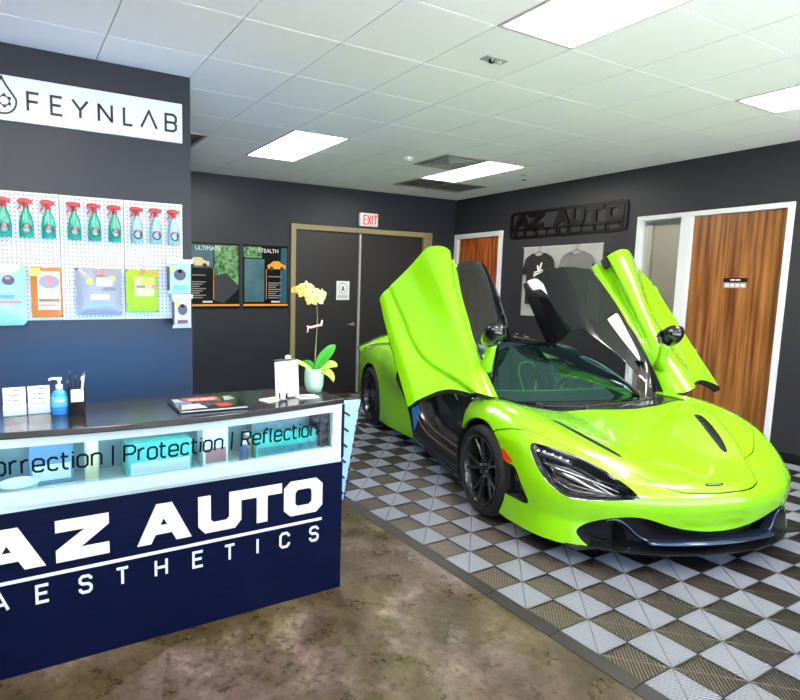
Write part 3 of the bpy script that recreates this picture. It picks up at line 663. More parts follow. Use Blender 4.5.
leaf([(.01,.11),(.06,.14,-.06),(.10,.12,-.08),(.105,.07,-.09)],.020,LY,side=cs+Vector((0,0,.6))); leaf([(0,.11),(-.05,.16,-.01),(-.11,.175,.0),(-.135,.185,.0)],.012,LY,side=cs+Vector((0,0,.6))); leaf([(0,.11),(-.02,.15,.05),(-.05,.16,.09),(-.08,.14,.11)],.024,LG,side=cs+Vector((0,0,1)))
STEM=mat('stem_green',(.16,.20,.08),.5)
MB().tube([loc2(0,.10),loc2(.005,.22),loc2(.012,.34),(loc2(.014,.42)),loc2(.008,.485),loc2(-.02,.53),loc2(-.065,.555),loc2(-.10,.56)],[.004,.0035,.003,.003,.0028,.0026,.002,.0015],7).build('flower_stem',STEM,t_,smooth=True)
MB().tube([loc2(.006,.10,.01),loc2(.012,.40,.008)],.002,6).build('support_stake',mat('bamboo',(.35,.33,.28),.5),t_)
MB().tube([loc2(-.045,.365,-.006),loc2(-.02,.358,-.012),loc2(.01,.368,-.014),loc2(.035,.372,-.012),loc2(.04,.40,-.01)],[.004,.007,.006,.007,.004],8).build('ribbon_tie',mat('pink_ribbon',(.80,.50,.45),.6),t_,smooth=True)
MB().tube([loc2(-.035,.36,-.01),loc2(-.04,.33,-.012)],[.005,.003],7).build('ribbon_tie',mat('pink_ribbon'),t_,smooth=True)
PET=mat('petal_cream',(.86,.66,.28),.5,noise=(22,.25,(.88,.55,.22))); PET2=mat('petal_gold',(.80,.55,.12),.5); LIP=mat('orchid_lip',(.55,.22,.10),.5)
def flower(r_,z,dp,sz,face,mm):
    c=loc2(r_,z,dp); f_=Vector(face).normalized(); a=f_.cross(Vector((0,0,1))).normalized(); u=a.cross(f_)*-1
    if u.z<0: u=-u
    for k,(ang,wd,ln) in enumerate(((90,.30,1),(18,.52,1.05),(162,.52,1.05),(215,.3,.95),(325,.3,.95))):
        th=math.radians(ang); d=a*math.cos(th)+u*math.sin(th); sd=f_.cross(d).normalized(); V=[];F_=[]; n=6
        for i in range(n+1):
            t=i/n; wv=wd*sz*math.sin(math.pi*min(.10+.88*t,1))**.8; p=c+d*(ln*sz*t)+f_*(.18*sz*math.sin(t*2.4)-.0)
            for s_ in (-1,0,1): V.append(p+sd*s_*wv-f_*abs(s_)*.08*sz)
        for i in range(n):
            for j in range(2): q=3*i+j; F_.append((q,q+1,q+4,q+3))
        mobj('petal',V,F_,mm,t_,smooth=True)
    MB().lathe([(.0,0),(.12*sz,.05*sz),(.16*sz,.18*sz),(.05*sz,.3*sz)],8,c+f_*.02*sz).build('flower_lip',LIP,t_,smooth=True)
fc=-camfw
flower(-.085,.562,-.01,.034,fc+camright*-.8+Vector((0,0,.2)),PET2); flower(-.05,.572,-.02,.040,fc+camright*-.3+Vector((0,0,.1)),PET); flower(-.014,.545,-.02,.042,fc+camright*.3,PET); flower(.012,.512,-.02,.044,fc+camright*.5,PET); flower(-.018,.505,-.025,.038,fc+camright*-.3+Vector((0,0,-.2)),PET2); flower(-.115,.558,0,.026,fc+camright*-1,PET2); flower(-.066,.54,-.02,.030,fc,PET2); flower(.034,.535,-.01,.034,fc+camright*.9,PET)
flower(-.145,.190,0,.018,fc+Vector((0,0,.3)),mat('petal_white',(.85,.84,.72),.5))
# ---- light blue peg rack hung on the desk end
t_ = thing('peg_rack','light blue tapered rack with black pegs on the desk end','rack',(.985,.30,.50)); 
o2=(.985,.30,.50); M=lambda u,v,w_:(u,.295+w_,v)
MB().prism([(.970,.40),(1.10,.40),(1.205,.985),(.970,.99)],M,.012).build('panel',mat('ice_blue_plastic',(.30,.52,.80),.35),t_,off=o2,bevel=.002)
for r_ in range(6):
    z=.47+r_*.09
    for x in (1.06+.013*r_*.5, 1.115+.0155*r_):
        if x>1.10+(z-.40)*.18: continue
        MB().tube([(x,.30,z),(x,.265,z),(x+.012,.25,z-.012)],.007,7).build('peg',BLACK,t_,off=o2)
for r_ in range(8):
    z=.44+r_*.07; x=1.10+(z-.40)*.18
    MB().prism([(x-.004,z-.012),(x+.012,z),(x-.002,z+.012)],lambda u,v,w_:(u,.29+w_,v),.02).build('edge_tooth',BLACK,t_,off=o2)

# ================================================================== PARTITION WALL: logo board, peg boards, products
t_ = thing('logo_board','white board with a drop emblem and FEYNLAB in black','sign',(0,YP,2.6)); o2=(0,YP,2.6)
bx('board',(-.78,.552,YP-.018,YP-.001,2.600,2.861),mat('white_board',(.64,.67,.67),.3),t_,bevel=.002,off=o2)
SM=lambda u,v,w_:(u,YP-.018-w_,v); INKB=mat('black_letter',(.012,.012,.018),.4)
for ch,u0,u1 in (('F',-.412,-.337),('E',-.280,-.206),('Y',-.157,-.055),('N',0,.092),('L',.157,.222),('^',.268,.382),('B',.431,.513)):
    glyph(ch,u0+.006,2.672,.107,.0155,SM,.004,'letter',INKB,t_,o2,ws=(u1-u0-.012)/max(GL[ch][0]*.107,1e-3))
drop=[]
for k in range(33):
    a=math.pi*2*k/32; r=.075; x=math.sin(a)*r; y=-math.cos(a)*r
    if y>.02: s_=(y-.02)/(.055); x*=1-.9*min(s_,1)**1.0; y=.02+(y-.02)*2.1
    drop.append((-.543+x,2.712+y))
MB().ribbon(drop[:-1],.011,SM,.004,closed=True).build('drop_outline',INKB,t_,off=o2)
hexa=[(-.533+.032*math.cos(math.radians(60*k+30)),2.712+.032*math.sin(math.radians(60*k+30))) for k in range(6)]
MB().ribbon(hexa,.007,SM,.004,closed=True).build('hexagon',INKB,t_,off=o2)
for p in hexa: MB().prism([(p[0]+.010*math.cos(a*math.pi/4),p[1]+.010*math.sin(a*math.pi/4)) for a in range(8)],SM,.005).build('hexagon_node',INKB,t_,off=o2)
PEG=mat('peg_board_white',(.56,.57,.58),.4); HOLE=mat('peg_hole',(.16,.16,.17),.8)
for k,(x0,x1,lab) in enumerate(((-.995,-.652,'white peg board panel at the far end, mostly bare'),(-.650,-.252,'white peg board panel behind the orange package'),(-.248,.144,'white peg board panel behind the grey towel package'),(.148,.546,'white peg board panel behind the lime microfibre package'))):
    t_ = thing('peg_board',lab,'peg board',((x0+x1)/2,YP,1.39),0,'peg board panels'); o2=t_.location
    bx('panel',(x0,x1,YP-.016,YP-.004,1.388,2.185),PEG,t_,bevel=.002,off=o2)
    hb=MB(); nx=15; nz=30
    for i in range(nx):
        for j in range(nz):
            x=x0+.02+(x1-x0-.04)*i/(nx-1); z=1.41+.755*j/(nz-1)
            hb.add([(x-.0042,YP-.0164,z-.0042),(x+.0042,YP-.0164,z-.0042),(x+.0042,YP-.0164,z+.0042),(x-.0042,YP-.0164,z+.0042)],[(0,1,2,3)])
    hb.build('holes',HOLE,t_,off=o2)['kind']='stuff'
    for z in (1.40,1.785,2.172): MB().lathe([(.006,-.0195),(.006,-.016)],10,((x1-.006),YP,z),'y').build('screw',CHROME,t_,off=o2)
# spray bottles
def spray(body, lab):
    t_=thing('spray_bottle',lab,'bottle',(0,0,0),0,'spray bottles on the peg boards')
    oval(MB(),[(.036,.022,0),(.041,.026,.006),(.041,.026,.085),(.036,.024,.105),(.034,.022,.12),(.026,.019,.145),(.016,.016,.168),(.013,.013,.18)]).build('bottle_body',body,t_,auto=50)
    oval(MB(),[(.0,.0275,.0),(.0,.0275,.0)],3)
    v=[];n=22
    lb=MB()
    ring=[(.030*math.cos(2*math.pi*k/n),.032*math.sin(2*math.pi*k/n)+.052) for k in range(n)]
    lb.prism(ring,lambda u,v_,w_:(u,-.0262*math.sqrt(max(0,1-(u/.043)**2))-.0012-w_*.0,v_) if w_==0 else (u,-.0262*math.sqrt(max(0,1-(u/.043)**2))-.0026,v_),1).build('bottle_label',mat('label_navy',(.03,.035,.07),.3),t_)
    MB().prism([(-.010,.064),(.012,.062),(.010,.078),(-.008,.080)],lambda u,v_,w_:(u,-.0300-w_,v_),.0006).build('label_mark',mat('label_red',(.75,.16,.14),.3),t_)
    MB().prism([(-.018,.040),(.018,.040),(.018,.045),(-.018,.045)],lambda u,v_,w_:(u,-.0300-w_,v_),.0006).build('label_text',mat('label_slate',(.25,.27,.33),.4),t_)
    MB().lathe([(.015,.176),(.015,.196),(.010,.200)],14).build('collar',mat('trigger_red',(.45,.018,.015),.3),t_,auto=40)
    head=MB(); head.prism([(-.050,.222),(-.046,.212),(.030,.206),(.040,.214),(.036,.226),(.004,.236),(-.030,.234)],lambda u,v_,w_:(u,-.011+w_,v_),.022)
    head.box(-.008,.010,-.008,.008,.196,.210); h_=head.build('spray_head',mat('trigger_red'),t_,bevel=.003)
    MB().prism([(-.026,.212),(-.018,.212),(-.030,.180),(-.044,.162),(-.050,.166),(-.036,.186)],lambda u,v_,w_:(u,-.006+w_,v_),.012).build('trigger_lever',mat('trigger_red'),t_,bevel=.002)
    return t_
GRN=mat('bottle_green',(.004,.32,.19),.2,coat=.4); PALEG=mat('bottle_frost',(.22,.40,.38),.25,coat=.4)
proto=spray(GRN,''); 
SLOT=((-.563,0),(-.442,0),(-.317,0),(-.165,0),(-.043,0),(.083,0),(.227,1),(.352,1),(.475,1))
NAMES=('green spray bottle with red trigger at the logo emblem end of the upper row','green spray bottle with red trigger second along the upper row','green spray bottle with red trigger last on the orange package board','green spray bottle with red trigger first on the grey package board','green spray bottle with red trigger in the middle of the grey package board','green spray bottle with red trigger last on the grey package board','frosted spray bottle with red trigger nearest the green bottles','frosted spray bottle with red trigger between two frosted ones','frosted spray bottle with red trigger at the wall end of the row')
for k,(x,kind) in enumerate(SLOT):
    o = proto if k==0 else copy_tree(proto)
    o.location=(x,YP-.052,1.905); o['label']=NAMES[k]; o.scale=(1,1,1.0)
    if kind:
        for c_ in o.children:
            if c_.name.startswith('bottle_body'):
                c_.data=c_.data.copy(); c_.data.materials[0]=PALEG
        
# hanging packages
def package(nm,lab,cat,x0,x1,z0,z1,mm,th,yb=YP-.02,lean=0,parts=()):
    t_=thing(nm,lab,cat,((x0+x1)/2,yb,z0),0,'hanging detailing packages'); w_=x1-x0; h_=z1-z0; V=[];F_=[]; nu,nv=14,16
    for s_ in (1,-1):
        for j in range(nv+1):
            for i in range(nu+1):
                u=i/nu; v_=j/nv; e=min(u,1-u,v_*1.1,(1-v_)*1.1)*2
                bul=(1-(1-min(e,1))**2.4)
                rnd=math.sin(i*12.9+j*78.2)*.5; 
                wig=1+.018*math.sin(v_*17+x0*40)*(1 if u>.5 else -1)
                V.append(((u-.5)*w_*(wig if u in (0,1) else 1), -th/2+(-s_*th/2)*bul*(1+.10*rnd if s_>0 else 1), v_*h_))
    n1=(nu+1)*(nv+1)
    for q in (0,1):
        for j in range(nv):
            for i in range(nu):
                a=q*n1+j*(nu+1)+i; F_.append((a,a+1,a+nu+2,a+nu+1) if q==0 else (a,a+nu+1,a+nu+2,a+1))
    mobj('bag',V,F_,mm,t_,smooth=True)
    for kk,(pn,kind,a,b_,c_,d_,pm) in enumerate(parts):     # flat labels on the front
        y=-th*1.06-.001-kk*.0016
        if kind=='e': poly=[(a+c_*math.cos(2*math.pi*k/20),b_+d_*math.sin(2*math.pi*k/20)) for k in range(20)]
        else: poly=[(a,b_),(a+c_,b_),(a+c_,b_+d_),(a,b_+d_)]
        MB().prism(poly,lambda u,v_,q:(u,y-q*.001,v_),1).build(pn,pm,t_)
    hk=MB(); hk.tube([(0,0,h_-.01),(0,-th-.03,h_-.006),(0,-th-.035,h_+.004)],.0022,6); hk.build('peg_hook',CHROME,t_)
    MB().prism([(-.02,h_-.006),(.02,h_-.006),(.02,h_+.016),(-.02,h_+.016)],lambda u,v_,q:(u,-th*.5-q*.001,v_),1).build('hang_tab',PALE,t_)
    return t_
NAVYL=mat('label_navy'); REDL=mat('label_red'); YEL=mat('label_yellow',(.85,.62,.05),.4); OR=mat('orange_cloth',(.68,.19,.02),.5)
package('towel_package','light blue folded towel package on the peg board','package',-.75,-.462,1.36,1.735,mat('sky_plastic',(.24,.45,.68),.25,coat=.3,bump=(14,.4)),.05,parts=(('label_oval','e',.05,.28,.035,.03,NAVYL),('label_mark','r',.035,.285,.025,.016,REDL),('label_band','r',-.12,.14,.24,.012,REDL),('label_text','r',-.10,.17,.18,.02,mat('label_blue',(.10,.25,.55),.4)),('label_star','e',-.02,.345,.02,.02,YEL)))
package('sponge_package','orange boxed sponge package on the peg board','package',-.430,-.252,1.408,1.725,OR,.06,parts=(('label_panel','r',-.055,.05,.13,.24,mat('pale_card',(.50,.48,.46),.4)),('label_oval','e',.012,.225,.06,.042,mat('label_grey',(.24,.23,.24),.4)),('label_mark','e',.012,.235,.02,.022,REDL),('label_text','r',-.05,.10,.12,.018,mat('label_brown',(.32,.12,.05),.4)),('label_text','r',-.05,.075,.10,.008,OR),('label_star','r',-.098,.26,.06,.05,YEL)))
package('towel_package','grey folded microfibre towel package with a red tag','package',-.17,.115,1.42,1.725,mat('silver_plastic',(.27,.27,.28),.3,coat=.3,bump=(10,.6)),.06,parts=(('hang_tag','r',-.012,.262,.045,.032,REDL),('label_cloth','r',-.02,.19,.10,.055,mat('label_sky',(.45,.62,.80),.4)),('label_cloth','r',.02,.16,.08,.02,INK),('label_star','e',-.06,.22,.02,.02,YEL),('label_star','e',.08,.24,.018,.018,YEL),('label_text','r',-.06,.10,.12,.035,mat('label_silver',(.55,.55,.57),.4))))
package('mitt_package','lime green microfibre mitt package on the peg board','package',.145,.36,1.435,1.725,mat('lime_plush',(.34,.52,.015),.7,bump=(70,.8)),.07,parts=(('hang_tag','r',-.025,.265,.04,.028,REDL),('label_card','r',-.06,.11,.13,.13,mat('lime_card',(.56,.74,.22),.5)),('label_cloth','e',.02,.21,.045,.03,mat('label_lime',(.40,.75,.05),.5)),('label_mark','r',-.05,.165,.06,.02,INK),('label_mark','e',.07,.175,.022,.018,REDL),('label_edge','r',.05,.25,.05,.03,OR)))
def pouch(lab,x0,x1,z0,z1,mm,low,y0):
    t_=thing('cloth_pouch',lab,'package',((x0+x1)/2,y0,z0),0,'small pouches on the end hook'); w_=x1-x0; h_=z1-z0; th=.035
    V=[];nu=10;nv=12;F_=[]
    for s_ in (1,-1):
        for j in range(nv+1):
            for i in range(nu+1):
                u=i/nu; v_=j/nv; e=min(u,1-u,v_,max(0,(.82-v_)))*2.4
                V.append(((u-.5)*w_,-th/2-s_*th/2*(1-(1-min(max(e,0.04),1))**2),v_*h_))
    n1=(nu+1)*(nv+1)
    for q in (0,1):
        for j in range(nv):
            for i in range(nu):
                a=q*n1+j*(nu+1)+i; F_.append((a,a+1,a+nu+2,a+nu+1) if q==0 else (a,a+nu+1,a+nu+2,a+1))
    mobj('bag',V,F_,mm,t_,smooth=True)
    P=lambda nm,poly,pm: MB().prism(poly,lambda u,v_,q:(u,-th-.001-q*.001,v_),1).build(nm,pm,t_)
    P('label_oval',[(w_*.26*math.cos(k*math.pi/10),h_*.56+h_*.17*math.sin(k*math.pi/10)) for k in range(20)],NAVYL)
    P('label_text',[(-w_*.28,h_*.15),(w_*.28,h_*.15),(w_*.28,h_*.25),(-w_*.28,h_*.25)],low)
    P('label_mark',[(-w_*.07,h_*.62),(w_*.07,h_*.62),(w_*.07,h_*.72),(-w_*.07,h_*.72)],REDL)
    P('label_star',[(-w_*.42,h_*.66),(-w_*.2,h_*.66),(-w_*.2,h_*.80),(-w_*.42,h_*.80)],YEL)
    P('header_strip',[(-w_*.55,h_*.9),(w_*.55,h_*.9),(w_*.55,h_*1.02),(-w_*.55,h_*1.02)],PALE)
    MB().box(-w_*.5,-w_*.44,-th,0,h_*.1,h_*.8).build('side_fold',BLACK,t_)
    MB().tube([(0,.072,h_*.96),(0,-.05,h_*.96),(0,-.055,h_*.99)],.003,6).build('peg_hook',CHROME,t_)
    return t_
pouch('light blue cloth pouch on the end hook above the white pouch',.413,.575,1.565,1.795,mat('ice_plastic',(.28,.46,.58),.3,coat=.3),mat('label_teal',(.10,.35,.50),.4),YP-.09)
pouch('white and brown cloth pouch on the lowest end hook',.445,.575,1.325,1.555,mat('cream_plastic',(.48,.46,.46),.3,coat=.3),mat('label_plum',(.18,.04,.05),.4),YP-.09)
for (x,z) in ((-.55,1.775),(-.35,1.765),(-.05,1.765),(.03,1.77),(.25,1.76)):
    tag(MB().tube([(x,YP-.016,z),(x,YP-.075,z),(x,YP-.08,z+.012)],.0025,6).build('peg_hook',CHROME),'empty steel hook on the white peg boards','hook','empty peg hooks')

# ================================================================== BACK WALL
def exit_sign():
    t_=thing('exit_sign','white exit sign with red EXIT above the double door','sign',(4.28,YB,2.52)); o2=t_.location
    bx('housing',(4.118,4.442,YB-.05,YB-.001,2.522,2.716),mat('exit_white',(.85,.80,.78),.4),t_,bevel=.006,off=o2)
    EM=lambda u,v,w_:(u,YB-.05-w_,v); RD=mat('exit_red',(.70,.02,.02),.4,emit=(.8,.02,.02),estr=.6)
    for ch,u in zip('EXIT',(4.185,4.255,4.335,4.365)): glyph(ch,u,2.552,.128,.018,EM,.004,'letter',RD,t_,o2,ws=.72)
exit_sign()
t_=thing('door_notice','white accessibility notice taped to the double door','notice',(3.888,YB+.019,1.42)); o2=t_.location
bx('sheet',(3.775,4.0,YB+.0165,YB+.0195,1.425,1.705),PAPER,t_,off=o2)
NM=lambda u,v,w_:(u,YB+.0163-w_,v)
MB().ribbon([(3.888+.075*math.cos(k*math.pi/12),1.60+.075*math.sin(k*math.pi/12)) for k in range(24)],.008,NM,.0006,closed=True).build('ring_print',INK,t_,off=o2)
MB().prism([(3.86,1.56),(3.916,1.56),(3.90,1.63),(3.875,1.63)],NM,.0006).build('figure_print',INK,t_,off=o2)
for k in range(3): bx('print_line',(3.80,3.975,YB+.0155,YB+.0163,1.452+k*.02,1.459+k*.02),INK,t_,off=o2)
POSTB=mat('poster_black',(.006,.006,.007),.2,spec=.15); POR=mat('poster_orange',(.85,.33,.02),.3); PGR=mat('poster_foliage',(.02,.09,.03),.3,spec=.2,noise=(22,.12,(.20,.40,.16),6)); PSKY=mat('poster_teal',(.03,.09,.12),.25,spec=.2,noise=(3,.3,(.10,.20,.23)))
def poster(x0,x1,lab,title,ultimate):
    t_=thing('poster',lab,'poster',((x0+x1)/2,YB,1.31),0,'coating posters'); o2=t_.location; z0,z1=1.312,2.168; w_=x1-x0
    bx('board',(x0,x1,YB-.02,YB-.001,z0,z1),POSTB,t_,bevel=.002,off=o2)
    M=lambda u,v,q:(x0+u*w_,YB-.02-q,z0+v*(z1-z0))
    P=lambda nm,poly,mm,d=.0006: MB().prism(poly,M,d).build(nm,mm,t_,off=o2)
    P('orange_line',[(0,.035),(1,.035),(1,.065),(0,.065)],POR,.001)
    if ultimate:
        P('photo_print',[(.0,.62),(.50,.62),(.50,.97),(0,.97)],PSKY); P('photo_print',[(.52,.50),(.98,.36),(.98,.97),(.52,.97)],PGR)
        P('photo_print',[(.52,.12),(.70,.08),(.98,.3),(.98,.36),(.74,.55),(.52,.50)],mat('poster_dark',(.02,.02,.022),.3),.001)
        car_x,car_z=.22,.70
    else:
        P('photo_print',[(.02,.10),(.46,.10),(.46,.78),(.02,.78)],PSKY); P('photo_print',[(.0,.80),(.40,.80),(.40,.97),(.0,.97)],PGR)
        P('photo_print',[(.80,.08),(.98,.08),(.98,.97),(.84,.97)],mat('poster_blue',(.03,.10,.15),.2)); car_x,car_z=.74,.68
    P('car_print',[(car_x-.2,car_z-.05),(car_x+.2,car_z-.05),(car_x+.21,car_z+.01),(car_x+.12,car_z+.03),(car_x+.05,car_z+.075),(car_x-.07,car_z+.075),(car_x-.15,car_z+.03),(car_x-.21,car_z+.01)],POR if not ultimate else mat('poster_sand',(.75,.55,.30),.3),.0016)
    for wx in (-.12,.12): P('wheel_print',[(car_x+wx+.045*math.cos(k*math.pi/6),car_z-.045+.035*math.sin(k*math.pi/6)) for k in range(12)],BLACK,.0022)
    small_text(title,.075,WHITE,t_,(x0+w_*(.40 if ultimate else .55),YB-.0218,z0+(z1-z0)*.885),(math.pi/2,0,0),off=o2)
    tx=.06 if ultimate else .55
    for k in range(11):
        zz=.50-k*.034
        if k in (1,2): continue
        P('text_line',[(tx,zz),(tx+.30-.06*(k%3),zz),(tx+.30-.06*(k%3),zz+.013),(tx,zz+.013)],mat('poster_grey',(.30,.26,.24),.4),.0012)
    P('logo_print',[(.30 if ultimate else .62,.09),(.48 if ultimate else .82,.09),(.48 if ultimate else .82,.115),(.30 if ultimate else .62,.115)],WHITE,.0012)
    P('divider_line',[(.50,.14),(.51,.14),(.51,.62),(.50,.62)],POR,.0018)
poster(1.50,2.228,'glossy ULTIMATE poster with foliage and a sand coloured car','ULTIMATE',True)
poster(2.288,2.953,'glossy STEALTH poster with an orange car','STEALTH',False)

# ================================================================== RIGHT WALL
t_=thing('wall_sign','black cut metal AZ AUTO AESTHETICS sign on the wall','sign',(XR,2.78,2.34)); o2=t_.location
RM=lambda u,v,w_:(XR-.012-w_*.012,-u,v)     # u runs to the right as one faces the wall
SB=mat('bronze_black_metal',(.004,.003,.003),.4,spec=.25)
u0,u1,v0,v1=-3.685,-1.895,2.345,2.718
def rr(i,r):
    P=[]
    for cx_,cz,a0 in ((u1-i-r,v0+i+r,-90),(u1-i-r,v1-i-r,0),(u0+i+r,v1-i-r,90),(u0+i+r,v0+i+r,180)):
        for k in range(6): a=math.radians(a0+18*k); P.append((cx_+r*math.cos(a),cz+r*math.sin(a)))
    return P
MB().ring(rr(0,.06),rr(.036,.03),RM,1).build('frame',SB,t_,off=o2)
MB().prism([(u0+.03,2.448),(u1-.03,2.448),(u1-.03,2.480),(u0+.03,2.480)],RM,1).build('cross_bar',SB,t_,off=o2)
for ch,a,c_ in (('A',-3.63,-3.33),('Z',-3.36,-3.10),('A',-2.95,-2.68),('U',-2.675,-2.475),('T',-2.465,-2.215),('O',-2.185,-1.94)):
    big(ch,a,2.476,c_-a,.212,RM,1,SB,t_,o2)
for k,ch in enumerate('AESTHETICS'):
    u=-3.58+k*(1.60/9); wg=GL[ch][0]*.075; glyph(ch,u-wg/2,2.375,.078,.02,RM,1,'letter',SB,t_,o2)
for u in (u0+.02,u1-.02):
    for v in (v0+.02,v1-.02): MB().lathe([(.010,0),(.010,.012)],8,(XR-.012,-u,v),'x').build('stand_off',SB,t_,off=o2)
t_=thing('display_panel','light grey wall panel the T-shirts hang on','panel',(XR,2.8,1.2)); o2=t_.location
for k in range(3): bx('board',(XR-.02,XR-.002,2.185+k*.409,2.185+(k+1)*.409-.004,1.25,2.205),mat('grey_slatwall',(.36,.36,.35),.5,noise=(5,.3,(.43,.43,.42)),bump=(20,.2)),t_,off=o2,bevel=.003)
bx('top_rail',(XR-.028,XR-.002,2.18,3.416,2.205,2.216),mat('panel_rail',(.55,.55,.55),.4),t_,off=o2)
def tshirt(yc,zt,mm,lab,graphic):
    t_=thing('t_shirt',lab,'shirt',(XR-.06,yc,zt-.7),0,'t-shirts on the wall panel'); o2=t_.location
    half=[(0,-.045),(.045,-.040),(.085,.0),(.10,.005),(.20,-.045),(.235,-.085),(.285,-.27),(.225,-.30),(.19,-.235),(.195,-.70),(0,-.705)]
    P=[(u,v) for u,v in half]+[(-u,v) for u,v in half[::-1][1:-1]]
    MB().prism(P[::-1],lambda u,v,w_:(XR-.045-.03*w_*(1 if abs(u)<.2 else .7)-.004*math.sin(u*30),yc-u,zt+v),1).build('shirt_body',mm,t_,bevel=.012,seg=3,off=o2)
    MB().tube([(XR-.078,yc+.085*math.cos(a),zt+.0-.042*math.sin(a)) for a in [math.pi*k/10 for k in range(11)]],.006,6).build('collar',mm,t_,off=o2)
    hk=MB(); hk.tube([(XR-.06,yc-.19,zt-.05),(XR-.06,yc,zt+.03),(XR-.06,yc+.19,zt-.05)],.005,6); hk.tube([(XR-.06,yc,zt+.03),(XR-.06,yc,zt+.075),(XR-.06,yc-.02,zt+.088),(XR-.06,yc-.035,zt+.07)],.003,6); hk.build('hanger',BLACK,t_,off=o2)
    MB().tube([(XR-.030,yc-.0,zt+.082),(XR-.075,yc-.0,zt+.082)],.006,6).build('wall_hook',CHROME,t_,off=o2)
    if graphic:
        GMx=lambda u,v,w_:(XR-.0775-w_,yc-u,zt+v)
        for poly in ([(-.02,-.14),(.0,-.12),(.03,-.22),(.01,-.25)],[(.03,-.20),(.06,-.12),(.08,-.13),(.05,-.24)],[(-.05,-.25),(.09,-.22),(.09,-.24),(-.05,-.27)],[(-.06,-.28),(.10,-.25),(.13,-.27),(-.02,-.31)],[(-.09,-.36),(-.06,-.28),(-.03,-.29),(-.05,-.36)],[(.0,-.34),(.02,-.28),(.05,-.29),(.04,-.34)]):
            MB().prism(poly,GMx,.001).build('graphic_print',PAPER,t_,off=o2)
tshirt(3.11,2.12,mat('black_cotton',(.014,.013,.014),.85),'black T-shirt with a white graphic hanging on the wall panel',True)
tshirt(2.52,2.12,mat('grey_cotton',(.17,.165,.16),.85),'plain grey T-shirt hanging on the wall panel',False)
# ================================================================== THE CAR: master surface
# ---- spline helpers
def pch(xk,yk,x):
    """C2-ish cubic (Catmull-Rom, non uniform) interpolation along axis 0 of yk; clamped ends"""
    xk=np.asarray(xk,float);yk=np.asarray(yk,float)
    h=np.diff(xk);d=np.diff(yk,axis=0)/h.reshape((-1,)+(1,)*(yk.ndim-1))
    m=np.zeros_like(yk);m[0]=d[0];m[-1]=d[-1]
    hh=h.reshape((-1,)+(1,)*(yk.ndim-1))
    m[1:-1]=(d[:-1]*hh[1:]+d[1:]*hh[:-1])/(hh[:-1]+hh[1:])
    x=np.clip(x,xk[0],xk[-1]);i=np.clip(np.searchsorted(xk,x)-1,0,len(xk)-2)
    sh=(-1,)+(1,)*(yk.ndim-1)
    t=((x-xk[i])/h[i]).reshape(sh);H=h[i].reshape(sh)
    return (2*t**3-3*t**2+1)*yk[i]+(t**3-2*t**2+t)*H*m[i]+(-2*t**3+3*t**2)*yk[i+1]+(t**3-t**2)*H*m[i+1]
def curve(tab):
    xs=np.array([a for a,b in tab],float);ys=np.array([b for a,b in tab],float)
    if xs[0]>xs[-1]: xs,ys=xs[::-1],ys[::-1]
    return lambda x: pch(xs,ys,np.ravel(x)).reshape(np.shape(x))
class Tab2:
    def __init__(s,xk,yk,v,h=.02,sm=2):
        xk=np.array(xk,float);v=np.array(v,float)
        if xk[0]>xk[-1]: xk,v=xk[::-1],v[::-1]
        s.x0,s.y0,s.h=xk[0],yk[0],h
        gx=np.arange(xk[0],xk[-1]+h/2,h);gy=np.arange(yk[0],yk[-1]+h/2,h)
        g=pch(xk,v,gx);g=pch(np.array(yk,float),g.T,gy).T
        for _ in range(sm):
            p=np.pad(g,1,mode='edge');g=(p[:-2,1:-1]+p[2:,1:-1]+2*g)/4
            p=np.pad(g,1,mode='edge');g=(p[1:-1,:-2]+p[1:-1,2:]+2*g)/4
        s.g=g
    def __call__(s,x,y):
        g=s.g;u=np.clip((x-s.x0)/s.h,1,g.shape[0]-3.001);v=np.clip((y-s.y0)/s.h,1,g.shape[1]-3.001)
        i=u.astype(int);j=v.astype(int);a=u-i;b=v-j
        def w(t): return (-.5*t+t*t-.5*t**3,1-2.5*t*t+1.5*t**3,.5*t+2*t*t-1.5*t**3,-.5*t*t+.5*t**3)
        wa,wb=w(a),w(b);r=0
        for k in range(4):
            r=r+wa[k]*sum(wb[l]*g[i+k-1,j+l-1] for l in range(4))
        return r
def smax(a,b,k):
    h=np.maximum(k-np.abs(a-b),0)/k
    return np.maximum(a,b)+h*h*k*.25
def smin(a,b,k): return -smax(-a,-b,k)
# ---- tables (car frame, metres: x forward from mid wheelbase, y left, z up)
TY=[-.2,0,.2,.4,.55,.68,.78,.86,.93,1.0,1.1]
T=[(2.6 ,[.440,.430,.42,.39,.35,.31,.28,.25,.22]),
(2.42,[.485,.482,.465,.43,.39,.355,.325,.29,.26]),
(2.32,[.515,.512,.500,.470,.43,.40,.37,.34,.30]),
(2.15,[.553,.553,.553,.540,.515,.48,.44,.39,.34]),
(2.0 ,[.583,.588,.617,.628,.620,.595,.56,.50,.43]),
(1.8 ,[.617,.627,.668,.698,.717,.717,.695,.63,.54]),
(1.6 ,[.650,.662,.706,.740,.772,.780,.762,.70,.61]),
(1.335,[.690,.702,.742,.772,.803,.812,.795,.74,.66]),
(1.1 ,[.735,.738,.745,.755,.787,.808,.79,.74,.67]),
(.8  ,[.74,.74,.745,.752,.775,.798,.775,.72,.65]),
(.4  ,[.82,.82,.82,.82,.81,.79,.76,.70,.62]),
(0   ,[.84,.84,.84,.84,.835,.825,.80,.75,.67]),
(-.4 ,[.88,.88,.88,.885,.895,.895,.885,.85,.78]),
(-.7 ,[.905,.905,.91,.92,.93,.93,.915,.87,.80]),
(-1.0,[.92,.92,.93,.945,.955,.95,.925,.87,.79]),
(-1.335,[.92,.92,.935,.955,.97,.965,.94,.89,.82]),
(-1.7,[.90,.90,.91,.925,.935,.925,.89,.84,.77]),
(-2.2,[.87,.87,.87,.87,.86,.84,.80,.75,.70])]
